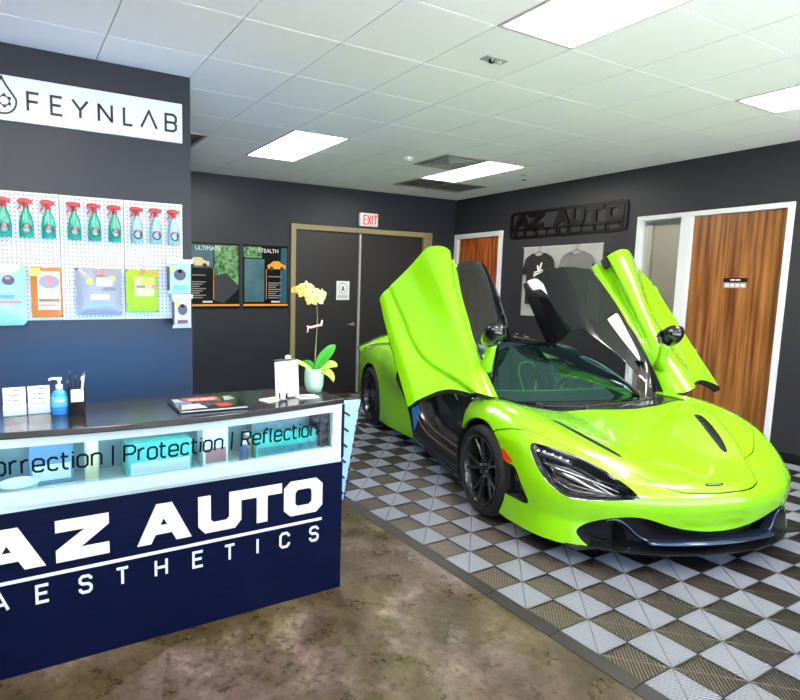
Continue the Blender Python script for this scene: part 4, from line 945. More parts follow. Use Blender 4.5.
top=Tab2([a for a,_ in T],TY,[[b[1]]+b+[2*b[-1]-b[-2]] for _,b in T])
WZ=[0,.1,.2,.3,.4,.5,.6,.7,.8,.95,1.1]
Wt=[(2.6 ,[.93,.95,.95,.94,.93,.91,.89,.87,.84]),
(2.2 ,[.93,.95,.95,.94,.93,.91,.89,.87,.84]),
(1.9 ,[.945,.955,.955,.955,.95,.94,.92,.90,.88]),
(1.6 ,[.95,.96,.965,.965,.965,.96,.945,.92,.9]),
(1.335,[.95,.955,.96,.965,.97,.968,.955,.935,.9]),
(1.0,[.93,.935,.94,.945,.945,.945,.94,.92,.9]),
(.6,[.90,.91,.90,.885,.875,.885,.90,.905,.9]),
(.2,[.87,.885,.865,.85,.845,.865,.90,.91,.9]),
(-.2,[.84,.86,.86,.86,.87,.905,.945,.94,.92]),
(-.45,[.88,.89,.90,.905,.92,.95,.975,.965,.94]),
(-.75,[.92,.935,.945,.95,.955,.96,.97,.965,.95]),
(-1.0,[.93,.945,.955,.96,.96,.96,.955,.945,.93]),
(-1.335,[.94,.95,.96,.967,.968,.968,.965,.96,.95]),
(-1.8,[.90,.92,.94,.95,.95,.95,.95,.94,.93]),
(-2.2,[.85,.87,.9,.9,.9,.9,.9,.9,.9])]
wid=Tab2([a for a,_ in Wt],WZ,[[b[0]]+b+[b[-1]] for _,b in Wt])
xf=curve([(0,2.37),(.1,2.40),(.2,2.385),(.27,2.37),(.34,2.385),(.41,2.395),(.46,2.385),(.5,2.36),(.6,2.3),(1.2,2.2)])
gf=curve([(-.2,.012),(0,0),(.2,.012),(.4,.05),(.5,.085),(.6,.135),(.7,.2),(.8,.275),(.85,.33),(.9,.42),(.94,.58),(.965,.8),(1.05,1.5)])
zcab=curve([(1.6,.3),(1.3,.62),(1.15,.735),(.9,.885),(.6,1.03),(.3,1.135),(0,1.182),(-.25,1.196),(-.6,1.175),(-1,1.10),(-1.4,1.0),(-1.8,.91),(-2.3,.78)])
wbase=curve([(1.45,-.1),(1.32,.22),(1.25,.44),(1.15,.59),(1.0,.675),(.8,.72),(.4,.74),(0,.74),(-.4,.72),(-.8,.62),(-1.2,.48),(-1.6,.35),(-2.3,.2)])
def Fbody(x,y,z):
    a=np.abs(y)
    f=smax(z-top(x,a),a-wid(x,z),.07)
    f=smax(f,x-(xf(z)-gf(a)),.05)
    f=smax(f,-2.12+.25*a**4-x,.06)
    return smax(f,.11-z,.02)
def Fcab(x,y,z):
    a=np.abs(y)
    wc=wbase(x)*(1-.36*np.clip((z-.78)/.4,0,2)**1.2)
    return smax((z-zcab(x)+(.16-.07*np.clip((x-.2)/.6,0,1))*a*a)*.9,(a-wc)*.9,.14)
def F(x,y,z): return smin(Fbody(x,y,z),Fcab(x,y,z),.04)
# ---- polygonise F on the left half, then cut it into panels
def poly_sd(poly, u, v):
    """signed distance to a closed 2d polygon (negative inside)"""
    P = np.array(poly, float); Q = np.roll(P, -1, 0); d2 = np.full(u.shape, 1e9); ins = np.zeros(u.shape, bool)
    for (ax, ay), (bx_, by) in zip(P, Q):
        ex, ey = bx_-ax, by-ay; wx, wy = u-ax, v-ay; t = np.clip((wx*ex+wy*ey)/(ex*ex+ey*ey+1e-12), 0, 1)
        d2 = np.minimum(d2, (wx-ex*t)**2+(wy-ey*t)**2)
        if ay != by:
            c = ((ay > v) != (by > v)) & (u < (bx_-ax)*(v-ay)/(by-ay)+ax); ins ^= c
    d = np.sqrt(d2); return np.where(ins, -d, d)
def smooth_poly(pts, n=6, closed=True):
    """Catmull-Rom through the points for soft outlines"""
    P = np.array(pts, float); N = len(P); out = []
    for i in range(N if closed else N-1):
        a, b, c, d = P[(i-1) % N], P[i], P[(i+1) % N], P[(i+2) % N]
        if not closed: a = P[max(i-1,0)]; d = P[min(i+2,N-1)]
        for k in range(n):
            t = k/n; out.append(.5*((2*b)+(c-a)*t+(2*a-5*b+4*c-d)*t*t+(3*b-a-3*c+d)*t**3))
    if not closed: out.append(P[-1])
    return np.array(out)
def gradF(V, e=2e-3):
    x, y, z = V.T; g = np.stack([F(x+e,y,z)-F(x-e,y,z), F(x,y+e,z)-F(x,y-e,z), F(x,y,z+e)-F(x,y,z-e)], 1)/(2*e)
    return g
def nrm(a): return a/np.maximum(np.linalg.norm(a, axis=1, keepdims=True), 1e-9)
def surface():
    h = .0115
    gx = np.arange(-2.2, 2.5, h); gy = np.arange(-2.5*h, 1.03, h); gz = np.arange(.06, 1.25, h)
    v = F(gx[:,None,None], gy[None,:,None], gz[None,None,:])
    s = v < 0
    nx, ny, nz = v.shape
    c = [s[i:nx-1+i, j:ny-1+j, k:nz-1+k] for i in (0,1) for j in (0,1) for k in (0,1)]
    cnt = sum(q.astype(np.int8) for q in c); act = (cnt > 0) & (cnt < 8)
    idx = -np.ones(act.shape, int); I = np.argwhere(act); idx[act] = np.arange(len(I))
    # vertex = mean of the edge crossings
    acc = np.zeros((len(I), 3)); n = np.zeros(len(I))
    for i, j, k in ((a,b,c_) for a in (0,1) for b in (0,1) for c_ in (0,1)):
        for ax in range(3):
            o = (i,j,k)
            if o[ax]: continue
            q = list(o); q[ax] = 1
            A = v[I[:,0]+o[0], I[:,1]+o[1], I[:,2]+o[2]]; B = v[I[:,0]+q[0], I[:,1]+q[1], I[:,2]+q[2]]
            m_ = (A < 0) != (B < 0); t = np.where(m_, A/np.where(m_, A-B, 1), 0)
            p = np.tile(np.array(o, float), (len(I),1)); p[:,ax] = t
            acc[m_] += p[m_]; n[m_] += 1
    V = (I+acc/n[:,None])*h+np.array([gx[0],gy[0],gz[0]])
    Q = []
    for ax in range(3):
        o1, o2 = [(1,2),(2,0),(0,1)][ax]
        sl0 = [slice(None)]*3; sl1 = [slice(None)]*3; sl0[ax] = slice(0,-1); sl1[ax] = slice(1,None)
        a, b = s[tuple(sl0)], s[tuple(sl1)]; E_ = np.argwhere(a != b); fl = a[a != b]
        ok = (E_[:,o1] > 0) & (E_[:,o2] > 0) & (E_[:,o1] < v.shape[o1]-1) & (E_[:,o2] < v.shape[o2]-1)
        E_ = E_[ok]; fl = fl[ok]
        q = []
        for (d1, d2) in ((-1,-1),(0,-1),(0,0),(-1,0)):
            w_ = E_.copy(); w_[:,o1] += d1; w_[:,o2] += d2; q.append(idx[w_[:,0],w_[:,1],w_[:,2]])
        q = np.stack(q, 1); q[~fl] = q[~fl][:, ::-1]; Q.append(q)
    Q = np.concatenate(Q); Q = Q[(Q >= 0).all(1)]
    for _ in range(5):
        g = gradF(V); f_ = F(*V.T); V = V - np.clip(f_/np.maximum((g*g).sum(1), .05), -h, h)[:,None]*g
    T_ = np.concatenate([Q[:,[0,1,2]], Q[:,[0,2,3]]])
    return V, T_
def clip(V, T_, d):
    """keep the part of the triangle mesh where d <= 0 (linear along edges)"""
    d = np.where(np.abs(d) < 1e-7, 1e-7, d); ins = d <= 0; k = ins[T_].sum(1)
    full = T_[k == 3]; part = T_[(k == 1) | (k == 2)]
    if len(part) == 0:
        used, inv = np.unique(full, return_inverse=True); return V[used], inv.reshape(-1,3)
    # rotate so that the odd vertex comes first
    pin = ins[part]; one = pin.sum(1) == 1
    odd = np.where(one[:,None], pin, ~pin).argmax(1)
    r = np.stack([part[np.arange(len(part)), (odd+q) % 3] for q in range(3)], 1)
    e1 = np.sort(r[:,[0,1]], 1); e2 = np.sort(r[:,[0,2]], 1)
    ed, inv = np.unique(np.concatenate([e1,e2]), axis=0, return_inverse=True); inv = inv.ravel()
    a, b = ed[:,0], ed[:,1]; t = (d[a]/(d[a]-d[b]))[:,None]; NV = V[a]+(V[b]-V[a])*t
    n0 = len(V); i1 = n0+inv[:len(r)]; i2 = n0+inv[len(r):]
    t1 = np.stack([r[one,0], i1[one], i2[one]], 1)
    m_ = ~one
    t2 = np.stack([i1[m_], r[m_,1], r[m_,2]], 1); t3 = np.stack([i1[m_], r[m_,2], i2[m_]], 1)
    TT = np.concatenate([full,t1,t2,t3]); VV = np.concatenate([V,NV])
    used, inv = np.unique(TT, return_inverse=True)
    return VV[used], inv.reshape(-1,3)
def cut(mesh, fn, gap=0):
    """(inside, outside) of a region with a shut-line gap"""
    V, T_ = mesh; d = fn(V); return clip(V, T_, d+gap), clip(V, T_, gap-d)
def largest(mesh):
    """the largest connected piece"""
    V, T_ = mesh; lab = np.arange(len(V))
    while True:
        m_ = lab[T_].min(1); new = lab.copy()
        for q in range(3): np.minimum.at(new, T_[:,q], m_)
        new = new[new]
        if (new == lab).all(): break
        lab = new
    c = np.bincount(lab[T_[:,0]], minlength=len(V)); T2 = T_[lab[T_[:,0]] == c.argmax()]
    used, inv = np.unique(T2, return_inverse=True); return V[used], inv.reshape(-1,3)
def boundary(T_):
    E_ = np.concatenate([T_[:,[0,1]],T_[:,[1,2]],T_[:,[2,0]]]); s_ = np.sort(E_,1)
    _, inv, cn = np.unique(s_, axis=0, return_inverse=True, return_counts=True); return E_[cn[inv.ravel()] == 1]
MIRY = np.array([1,-1,1.])
def panel(name, mesh, material, parent, th=.012, side='both', xf_=None, skip_mid=True, rim_mat=None, normals=None, smooth=True, rim_fn=None):
    """mesh object from a panel: outer skin, folded rim; mirrored as asked"""
    V, T_ = mesh
    if len(T_) == 0: return None
    N = nrm(gradF(V)) if normals is None else normals
    B = boundary(T_) if th else np.zeros((0,2), int)
    if skip_mid and len(B): B = B[~((V[B[:,0],1] < 1e-4) & (V[B[:,1],1] < 1e-4))]
    VV, TT, NN, MI = V, T_, N, np.zeros(len(T_), int)
    if len(B):
        u, inv = np.unique(B, return_inverse=True); inv = inv.reshape(-1,2); n0 = len(V); m_ = len(u)
        top_ = V[u]; bot = V[u]-N[u]*th
        q = np.stack([inv[:,1]+n0, inv[:,0]+n0, inv[:,0]+n0+m_], 1); q2 = np.stack([inv[:,1]+n0, inv[:,0]+n0+m_, inv[:,1]+n0+m_], 1)
        fn_ = np.zeros((m_,3)); fc_ = np.cross(V[B[:,1]]-V[B[:,0]], N[B[:,0]])
        np.add.at(fn_, inv[:,0], fc_); np.add.at(fn_, inv[:,1], fc_); fn_ = nrm(fn_)
        VV = np.concatenate([V,top_,bot]); NN = np.concatenate([N,fn_,fn_]); TT = np.concatenate([T_,q,q2]); rk = (rim_fn(.5*(V[B[:,0]]+V[B[:,1]])).astype(int) if rim_fn else np.full(len(q), 1 if rim_mat else 0)); MI = np.concatenate([MI, rk, rk])
    out_ = []
    for s_ in ((1,-1) if side == 'both' else (side,)):
        v_ = VV*(MIRY if s_ < 0 else 1); n_ = NN*(MIRY if s_ < 0 else 1); t_ = TT[:,::-1] if s_ < 0 else TT
        if xf_ is not None:
            R_, tr = xf_
            if s_ < 0: v_ = ((v_*MIRY)@R_.T+tr)*MIRY; n_ = ((n_*MIRY)@R_.T)*MIRY
            else: v_ = v_@R_.T+tr; n_ = n_@R_.T
        out_.append((v_, t_, n_, MI))
    if side == 'both':
        n0 = len(VV); out_ = [(np.concatenate([out_[0][0],out_[1][0]]), np.concatenate([out_[0][1],out_[1][1]+n0]), np.concatenate([out_[0][2],out_[1][2]]), np.concatenate([MI,MI]))]
    v_, t_, n_, mi = out_[0]
    me = bpy.data.meshes.new(name); me.vertices.add(len(v_)); me.vertices.foreach_set('co', v_.ravel().astype(np.float32))
    me.loops.add(3*len(t_)); me.loops.foreach_set('vertex_index', t_.ravel().astype(np.int32))
    me.polygons.add(len(t_)); me.polygons.foreach_set('loop_start', np.arange(0,3*len(t_),3,dtype=np.int32))
    me.polygons.foreach_set('use_smooth', np.ones(len(t_), bool)); me.materials.append(material)
    if rim_mat: me.materials.append(rim_mat); me.polygons.foreach_set('material_index', mi.astype(np.int32))
    me.update(calc_edges=True)
    if smooth: me.normals_split_custom_set_from_vertices([tuple(q) for q in n_])
    return link(bpy.data.objects.new(name, me), parent)
def relax(V, T_, it):
    """even out a patch, its outline kept"""
    bd = np.unique(boundary(T_)); fix = np.zeros(len(V), bool); fix[bd] = True; e = np.concatenate([T_[:,[0,1]],T_[:,[1,2]],T_[:,[2,0]]])
    for _ in range(it):
        a = np.zeros_like(V); n = np.zeros(len(V))
        np.add.at(a, e[:,0], V[e[:,1]]); np.add.at(a, e[:,1], V[e[:,0]]); np.add.at(n, e[:,0], 1); np.add.at(n, e[:,1], 1)
        V = np.where(fix[:,None], V, .4*V+.6*a/np.maximum(n,1)[:,None])
    return V
def recess(mesh, fn, depth, width):
    """push a patch inwards, rounded off towards its outline"""
    V, T_ = mesh; d = np.clip(-fn(V)/width, 0, 1); d = d*d*(3-2*d); N = nrm(gradF(V)); V2 = relax(V-N*(depth*d)[:,None], T_, 3)
    fnm = np.cross(V2[T_[:,1]]-V2[T_[:,0]], V2[T_[:,2]]-V2[T_[:,0]]); n_ = np.zeros_like(V2)
    for q in range(3): np.add.at(n_, T_[:,q], fnm)
    return (V2, T_), nrm(n_)
def shift(mesh, d):
    V, T_ = mesh; return (V-nrm(gradF(V))*d, T_)

# ---- paints
GREEN = mat('lime_car_paint', (.255,.65,.001), .24, coat=1.0)
CARB = mat('carbon_black', (.012,.012,.014), .25, coat=.6); TRIMK = mat('cabin_black', (.014,.014,.016), .6); LINER = mat('liner_black', (.006,.006,.006), .8)
TINT = glass_mat('tinted_car_glass', (.05,.055,.06), .02, .06); WIND = glass_mat('windscreen_glass', (.42,.70,.70), .02, .16, (.40,.85,.86))  # teal of the reflected sky is put into the windscreen's gloss colour
car = thing('sports_car', 'lime green sports car with both doors raised', 'car', (3.669,1.481,.0145), -1.87304)
XF = {1: (np.array([[.63181,.73612,.24276],[-.02653,.33354,-.94236],[-.77467,.58896,.23026]]), np.array([-.29487,1.29185,.9377])),
      -1: (np.array([[.6475,.68236,.3393],[-.06166,.4907,-.86914],[-.75956,.54185,.35981]]), np.array([-.32693,1.096,.87086]))}   # how each raised door sits, from its closed place
SURF = surface()
SURF = clip(*SURF, -SURF[0][:,1])                       # y >= 0
SURF = clip(*SURF, .128-SURF[0][:,2])                   # open underneath
# ---- region outlines
def AX(V, a): return V[:,a]
P_bon = smooth_poly([(2.362,-.25),(2.366,0),(2.352,.19),(2.318,.29),(2.27,.338),(2.09,.455),(1.92,.545),(1.7,.635),(1.5,.672),(1.38,.672),(1.345,.60),(1.34,.50),(1.31,.354),(1.25,.2),(1.22,0),(1.25,-.2)],5)
P_win = smooth_poly([(1.18,-.12),(1.185,0),(1.17,.25),(1.13,.42),(1.06,.555),(.985,.622),(.92,.635),(.62,.585),(.33,.475),(.29,.44),(.315,.2),(.325,0),(.315,-.12)],4)
P_head = smooth_poly([(.893,.56),(.892,.63),(.865,.664),(.80,.655),(.676,.622),(.577,.57),(.521,.523),(.482,.462),(.50,.448),(.575,.435),(.705,.412),(.80,.412),(.868,.469)],5)
P_int = smooth_poly([(-.3,.275),(0,.258),(.18,.27),(.3,.295),(.40,.328),(.48,.343),(.56,.333),(.66,.292),(.745,.225),(.735,.175),(.70,.138)],5,closed=False).tolist()+[(.68,.05),(-.3,.05)]
P_marker = [(1.60,.563),(1.655,.572),(1.75,.518),(1.735,.503),(1.655,.500),(1.64,.505)]
P_svent = smooth_poly([(1.60,.492),(1.70,.494),(1.775,.488),(1.835,.42),(1.905,.322),(1.89,.290),(1.80,.290),(1.66,.305)],4)
P_vent = smooth_poly([(1.595,.555),(1.625,.585),(1.75,.545),(1.90,.475),(2.01,.405),(2.03,.38),(2.00,.372),(1.85,.435),(1.70,.505)],4)
P_bmp = [(1.0,1.3),(1.44,1.3),(1.47,.965),(1.60,.925),(1.70,.885),(1.80,.82),(1.88,.75),(2.0,.625),(2.05,.56),(2.09,.455),(2.12,0),(2.12,-.3),(2.7,-.3),(2.7,1.3)]
P_door = smooth_poly([(.915,.14),(.985,.42),(1.045,.60),(1.06,.74)],4,closed=False).tolist()+smooth_poly([(1.06,.74),(1.04,.80),(1.0,.86),(.9,1.3)],3,closed=False).tolist()[1:]+[(-.45,1.3),(-.47,1.18),(-.42,1.02),(-.36,.905),(-.40,.80),(-.41,.70),(-.32,.46),(-.18,.165),(0,.15),(.5,.14)]
def dcab(V): return Fcab(*V.T)-Fbody(*V.T)
def r_arch(V):
    x,y,z = V.T; a = np.hypot(x-1.335, z-.337)-.362; b_ = np.hypot(x+1.335, z-.35)-.383; return np.maximum(np.minimum(a,b_), .60-y)
r_win = lambda V: np.maximum(poly_sd(P_win, V[:,0], V[:,1]), .76-V[:,2])
r_door = lambda V: np.maximum(np.maximum(poly_sd(P_door, V[:,0], V[:,2]), .15-V[:,1]), -(poly_sd(P_win, V[:,0], V[:,1])-.04))
r_bon = lambda V: np.maximum(poly_sd(P_bon, V[:,0], V[:,1]), .44-V[:,2])
r_head = lambda V: np.maximum(poly_sd(P_head, V[:,1], V[:,2]), 1.65-V[:,0])
r_int = lambda V: np.maximum(poly_sd(P_int, V[:,1], V[:,2]), 1.8-V[:,0])
r_mark = lambda V: np.maximum(poly_sd(P_marker, V[:,0], V[:,2]), .8-V[:,1]); r_sv = lambda V: np.maximum(poly_sd(P_svent, V[:,0], V[:,2]), .8-V[:,1])
r_vent = lambda V: np.maximum(poly_sd(P_vent, V[:,0], V[:,1]), .5-V[:,2])
r_bmp = lambda V: poly_sd(P_bmp, V[:,0], V[:,1])
GP = .0032
V_far = lambda V: V[:,0]-1.2
_, body = cut(SURF, r_arch)
door_m, body = cut(body, r_door, GP)
win_m, body = cut(body, r_win, .002)
cabp, body = cut(body, lambda V: np.maximum(dcab(V), V[:,0]-1.2), 0)
front, rear = cut(body, lambda V: .45-V[:,0], 0)
bon, front = cut(front, r_bon, GP)
vent_m, bon = cut(bon, r_vent)
P_cowl = [(.6,-.2),(1.30,-.2),(1.30,.1),(1.36,.5),(1.39,.66),(1.35,.70),(1.15,.715),(.98,.73),(.6,.75)]
cowl, front = cut(front, lambda V: np.maximum(poly_sd(P_cowl, V[:,0], V[:,1]), .65-V[:,2]), .001)
bmp, fend = cut(front, r_bmp, GP*.8)
skirt_f, fend = cut(fend, lambda V: np.maximum(V[:,2]-.205, V[:,0]-1.1))
flow, fend = cut(fend, lambda V: np.maximum(V[:,2]-.56, V[:,0]-1.15)); flow = largest(flow); fend = largest(fend)
head_m, bmp = cut(bmp, r_head); int_m, bmp = cut(bmp, r_int); mark_m, bmp = cut(bmp, r_mark); sv_m, bmp = cut(bmp, r_sv)
skirt_r, rear = cut(rear, lambda V: np.maximum(V[:,2]-.20, .10-V[:,0]))
panel('bonnet', bon, GREEN, car); panel('front_bumper', bmp, GREEN, car, th=.02)
for s_ in (1,-1):
    panel('front_fender', fend, GREEN, car, side=s_, th=.02); panel('rear_quarter_panel', rear, GREEN, car, side=s_, th=.03, rim_mat=TRIMK)
    panel('fender_inner_edge', flow, CARB, car, side=s_)
    panel('side_skirt', skirt_f, CARB, car, side=s_); panel('side_skirt', skirt_r, CARB, car, side=s_)
    q, nn = recess(vent_m, r_vent, .03, .018); panel('bonnet_vent', q, LINER, car, th=0, side=s_, normals=nn)
    q, nn = recess(sv_m, r_sv, .035, .03); svo = panel('side_vent', q, GLOSSBLACK, car, th=0, side=s_, normals=nn)
    panel('side_marker', shift(mark_m,-.001), mat('marker_red', (.70,.04,.01), .15, coat=1, emit=(.8,.05,.01), estr=.15), car, th=.006, side=s_)
    hm_, bm_rest = (head_m, None) if s_ < 0 else cut(head_m, lambda V: .835-V[:,1])
    q, nn = recess(hm_, r_head if s_ < 0 else (lambda V: np.maximum(r_head(V), .835-V[:,1])), .075, .05); hl = panel('headlight', q, GLOSSBLACK, car, th=0, side=s_, normals=nn)
    # lamp unit inside the socket
    LEDM = mat('led_lens', (.65,.72,.85), .1, emit=(.75,.85,1), estr=.7); BARM = mat('lamp_bar', (.30,.30,.32), .2, metal=.9)
    def onF(y, z, back):
        xs = np.linspace(1.5, 2.45, 400); f_ = F(xs, np.full(400,y), np.full(400,z)); k = np.where(f_ < 0)[0][-1]
        p = np.array([[xs[k],y,z]]); return (p - nrm(gradF(p))*back)[0]*np.array([1,s_,1])
    if bm_rest is not None: panel('headlight_surround', bm_rest, GREEN, hl, th=0, side=s_)
    hd = MB()
    pts = [onF(y,z,.034) for y,z in (((.865,.625),(.83,.632),(.79,.622),(.75,.608),(.715,.592)) if s_ < 0 else ((.875,.62),(.87,.60),(.867,.58),(.866,.56),(.866,.55)))]
    hd.tube(pts, [.016,.020,.020,.018,.010], 10); hd.build('lamp_housing', mat('lamp_dark', (.03,.032,.04), .15, coat=1), hl, smooth=True)
    for y,z in (((.862,.632),(.835,.632),(.80,.622),(.765,.610),(.735,.598)) if s_ < 0 else ((.868,.600),)):
        p = onF(y,z,.012); MB().lathe([(.0,.008),(.007,.006),(.009,0),(.0,-.004)],10,tuple(p)).build('lamp_lens', LEDM, hl, smooth=True)
    if s_ > 0: continue
    MB().tube([onF(y,z,.022) for y,z in ((.868,.575),(.80,.555),(.72,.535),(.64,.512),(.56,.482))], [.006,.010,.010,.008,.004], 8).build('lamp_bar', BARM, hl, smooth=True)
    MB().tube([onF(y,z,.03) for y,z in ((.84,.50),(.76,.485),(.66,.47),(.56,.455))], [.004,.008,.008,.004], 8).build('lamp_fin', mat('lamp_dark'), hl, smooth=True)
panel('windscreen', win_m, WIND, car, th=.006)
panel('cowl_panel', shift(cowl,.012), CARB, car, th=.02)
deck, roof = cut(cabp, lambda V: V[:,0]+.52, .003); panel('roof', roof, GLOSSBLACK, car, th=.03); panel('engine_cover', deck, GLOSSBLACK, car)
q, nn = recess(int_m, r_int, .17, .05); panel('front_intake', q, LINER, car, th=0, normals=nn)
# splitter, blades
def plan(y, z, off): return float(xf(np.array(z))-gf(np.array(abs(y))))+off
ys = np.linspace(-.74,.74,61); v = []; f = []
for y in ys:
    x = plan(y,.13,.006); v += [(x,y,.132),(x,y,.139),(x-.16,y,.146),(x-.16,y,.132)]
for i in range(len(ys)-1):
    a = 4*i; c = a+4
    for q_ in range(4): f.append((a+q_,a+(q_+1)%4,c+(q_+1)%4,c+q_))
f += [(3,2,1,0),(len(v)-4,len(v)-3,len(v)-2,len(v)-1)]
MB().add(v,f).build('front_splitter', CARB, car, auto=35)
BLUEBLK = mat('gloss_blade', (.05,.075,.16), .10, metal=.7, coat=1)  # blue of the sky's reflection is put into the blade colour
def blade(path, hgt, dep, nm):
    v=[];f=[];N=len(path)
    for (x,y,z) in path:
        for k in range(10): a=2*math.pi*k/10; v.append((x+dep*math.cos(a),y,z+hgt*math.sin(a)))
    for i in range(N-1):
        for k in range(10): f.append((10*i+k,10*i+(k+1)%10,10*i+10+(k+1)%10,10*i+10+k))
    f += [tuple(range(9,-1,-1)),tuple(10*(N-1)+k for k in range(10))]
    return MB().add(v,f).build(nm,BLUEBLK,car,smooth=True)
blade([(plan(y,.2,-.02),y,.198) for y in np.linspace(-.42,.42,25)], .014, .05, 'intake_blade')
for s_ in (1,-1):
    pth = smooth_poly([(.36,.20),(.42,.205),(.47,.235),(.52,.285),(.57,.312),(.62,.295)],5,closed=False)
    blade([(plan(y,z,-.035),s_*y,z) for y,z in pth], .012, .035, 'intake_blade')
    MB().add([(plan(.5,.2,-.03),s_*.5,.14),(plan(.5,.2,-.16),s_*.5,.14),(plan(.5,.2,-.16),s_*.5,.26),(plan(.5,.25,-.05),s_*.5,.25)],[(0,1,2,3)]).build('intake_vane',CARB,car)
# badge
bp_ = np.array([[2.318,0,.515]]); n_ = nrm(gradF(bp_))[0]; ty = Vector((0,1,0)); tx = ty.cross(Vector(n_)).normalized()
x_ = np.linspace(2.2,2.4,200); zz = [z for z in np.linspace(.48,.56,400) if F(np.array([2.318]),np.array([0.]),np.array([z]))[0] < 0][-1]
bc = Vector((2.318,0,zz))
def BM(u,v,w_): return bc+ty*u+tx*v+Vector(n_)*(w_+.0005)
bo = MB().prism([(.062*math.cos(k*math.pi/12),.012*math.sin(k*math.pi/12)) for k in range(24)],BM,.004).build('nose_badge',GLOSSBLACK,car)
MB().prism([(-.045,-.003),(.030,-.003),(.045,.004),(.028,.004),(-.045,.0025)],lambda u,v,w_:BM(u,v,w_+.004),.0015).build('badge_emblem',CHROME,bo)
# parking sensors
# ---- inner structure
MB().box(-2.0,2.2,-.80,.80,.118,.135).build('underbody',LINER,car)
for sx,r_,c_ in ((1.335,.368,.337),(-1.335,.388,.35)):
    for s_ in (1,-1):
        v=[];f=[];n=28
        for k in range(n+1):
            a=math.radians(-25+230*k/n)
            for y in (.955,.80,.58): rr_=r_*(1 if y<.95 else .985); v.append((sx+rr_*math.cos(a),s_*y,max(.13,c_+rr_*math.sin(a))))
        for k in range(n):
            for j in range(2): a=3*k+j; f.append((a,a+1,a+4,a+3))
        f.append(tuple(3*k+2 for k in range(n+1)))
        MB().add(v,f).build('wheel_arch_liner',LINER,car)
# cabin tub
b = MB(); b.box(-.55,1.15,-.74,.74,.135,.17); b.box(-.56,-.50,-.80,.80,.135,.86); b.box(1.10,1.15,-.74,.74,.135,.66); b.box(-.45,1.1,-.11,.11,.17,.36)
b.build('cabin_tub',TRIMK,car,bevel=.015)
BRZ = mat('sill_bronze', (.20,.13,.09), .35, metal=.3)
for s_ in (1,-1):
    prof=[(.905,.15),(.905,.205),(.86,.262),(.80,.285),(.72,.300),(.64,.300),(.60,.27),(.60,.15)]
    v=[];f=[];xs=[-.50,-.40,-.30,-.15,.1,.4,.7,.92,1.02,1.08]; lift=[.55,.40,.24,.09,.02,0,0,.02,.08,.14]; ins=[.04,.05,.055,.05,.035,.03,.02,0,-.01,-.02]
    for x,l_,i_ in zip(xs,lift,ins):
        for (y,z) in prof: v.append((x,s_*(y-i_),z+(l_ if z>.21 else 0)))
    for i in range(len(xs)-1):
        for k in range(7): a=8*i+k; f.append((a,a+1,a+9,a+8))
    f += [tuple(range(8)),tuple(8*(len(xs)-1)+k for k in range(8))]
    so=MB().add(v,f).build('door_sill',CARB,car,auto=50)
    for (y0,z0) in ((.872,.255),(.815,.290)):
        pth=[(x,s_*(y0-i_+.0),z0+l_) for x,l_,i_ in zip(xs[1:],lift[1:],ins[1:])]
        pth=[tuple(p) for p in smooth_poly(pth,5,closed=False)]
        MB().tube(pth,.0065,6).build('sill_strip',BRZ,so,smooth=True)
    # rear jamb with blue film
    MB().add([(-.36,s_*.86,.20),(-.30,s_*.80,.20),(-.40,s_*.80,.62),(-.46,s_*.88,.66)],[(0,1,2,3)]).build('jamb_panel',TRIMK,car)
    MB().add([(-.175,s_*.850,.215),(-.13,s_*.79,.215),(-.195,s_*.80,.47),(-.25,s_*.865,.47)],[(0,1,2,3)]).build('jamb_film',mat('blue_film',(.02,.16,.36),.3),car)
# dashboard, wheel, seats
v=[];f=[]; prof=[(1.12,.70),(1.02,.755),(.86,.78),(.70,.765),(.62,.70),(.64,.60),(.72,.50),(1.12,.45)]
for y in np.linspace(-.70,.70,15):
    k=1-.10*(abs(y)/.7)**2
    for x,z in prof: v.append((x-.10*(abs(y)/.7)**2,y,z))
for i in range(14):
    for k in range(8): a=8*i+k; f.append((a,8*i+(k+1)%8,8*i+8+(k+1)%8,a+8))
f += [tuple(range(7,-1,-1)),tuple(8*14+k for k in range(8))]
dash=MB().add(v,f).build('dashboard',TRIMK,car,auto=50)
MB().tube([(.73-.10*(abs(y)/.7)**2,y,.772) for y in np.linspace(-.62,.62,21)],.006,6).build('dash_piping',GREEN,dash,smooth=True)
sc = Vector((.50,.38,.735)); ax_ = Vector((-.92,0,.38)).normalized(); u_ = Vector((0,1,0)); w_ = ax_.cross(u_)
def ringp(r): return [tuple(sc+u_*r*math.cos(2*math.pi*k/36)+w_*r*math.sin(2*math.pi*k/36)*.94) for k in range(36)]
st=MB().tube(ringp(.175),.016,8,closed=True).build('steering_wheel',mat('wheel_leather',(.06,.065,.07),.45),car,smooth=True)
MB().lathe([(.05,-.02),(.06,0),(.05,.02)],20,tuple(sc),'x').build('wheel_hub',TRIMK,st,smooth=True)
for a in (0,math.pi,-math.pi/2): MB().tube([tuple(sc),tuple(sc+u_*.17*math.cos(a)+w_*.16*math.sin(a))],[.022,.014],6).build('wheel_spoke',BARM,st,smooth=True)
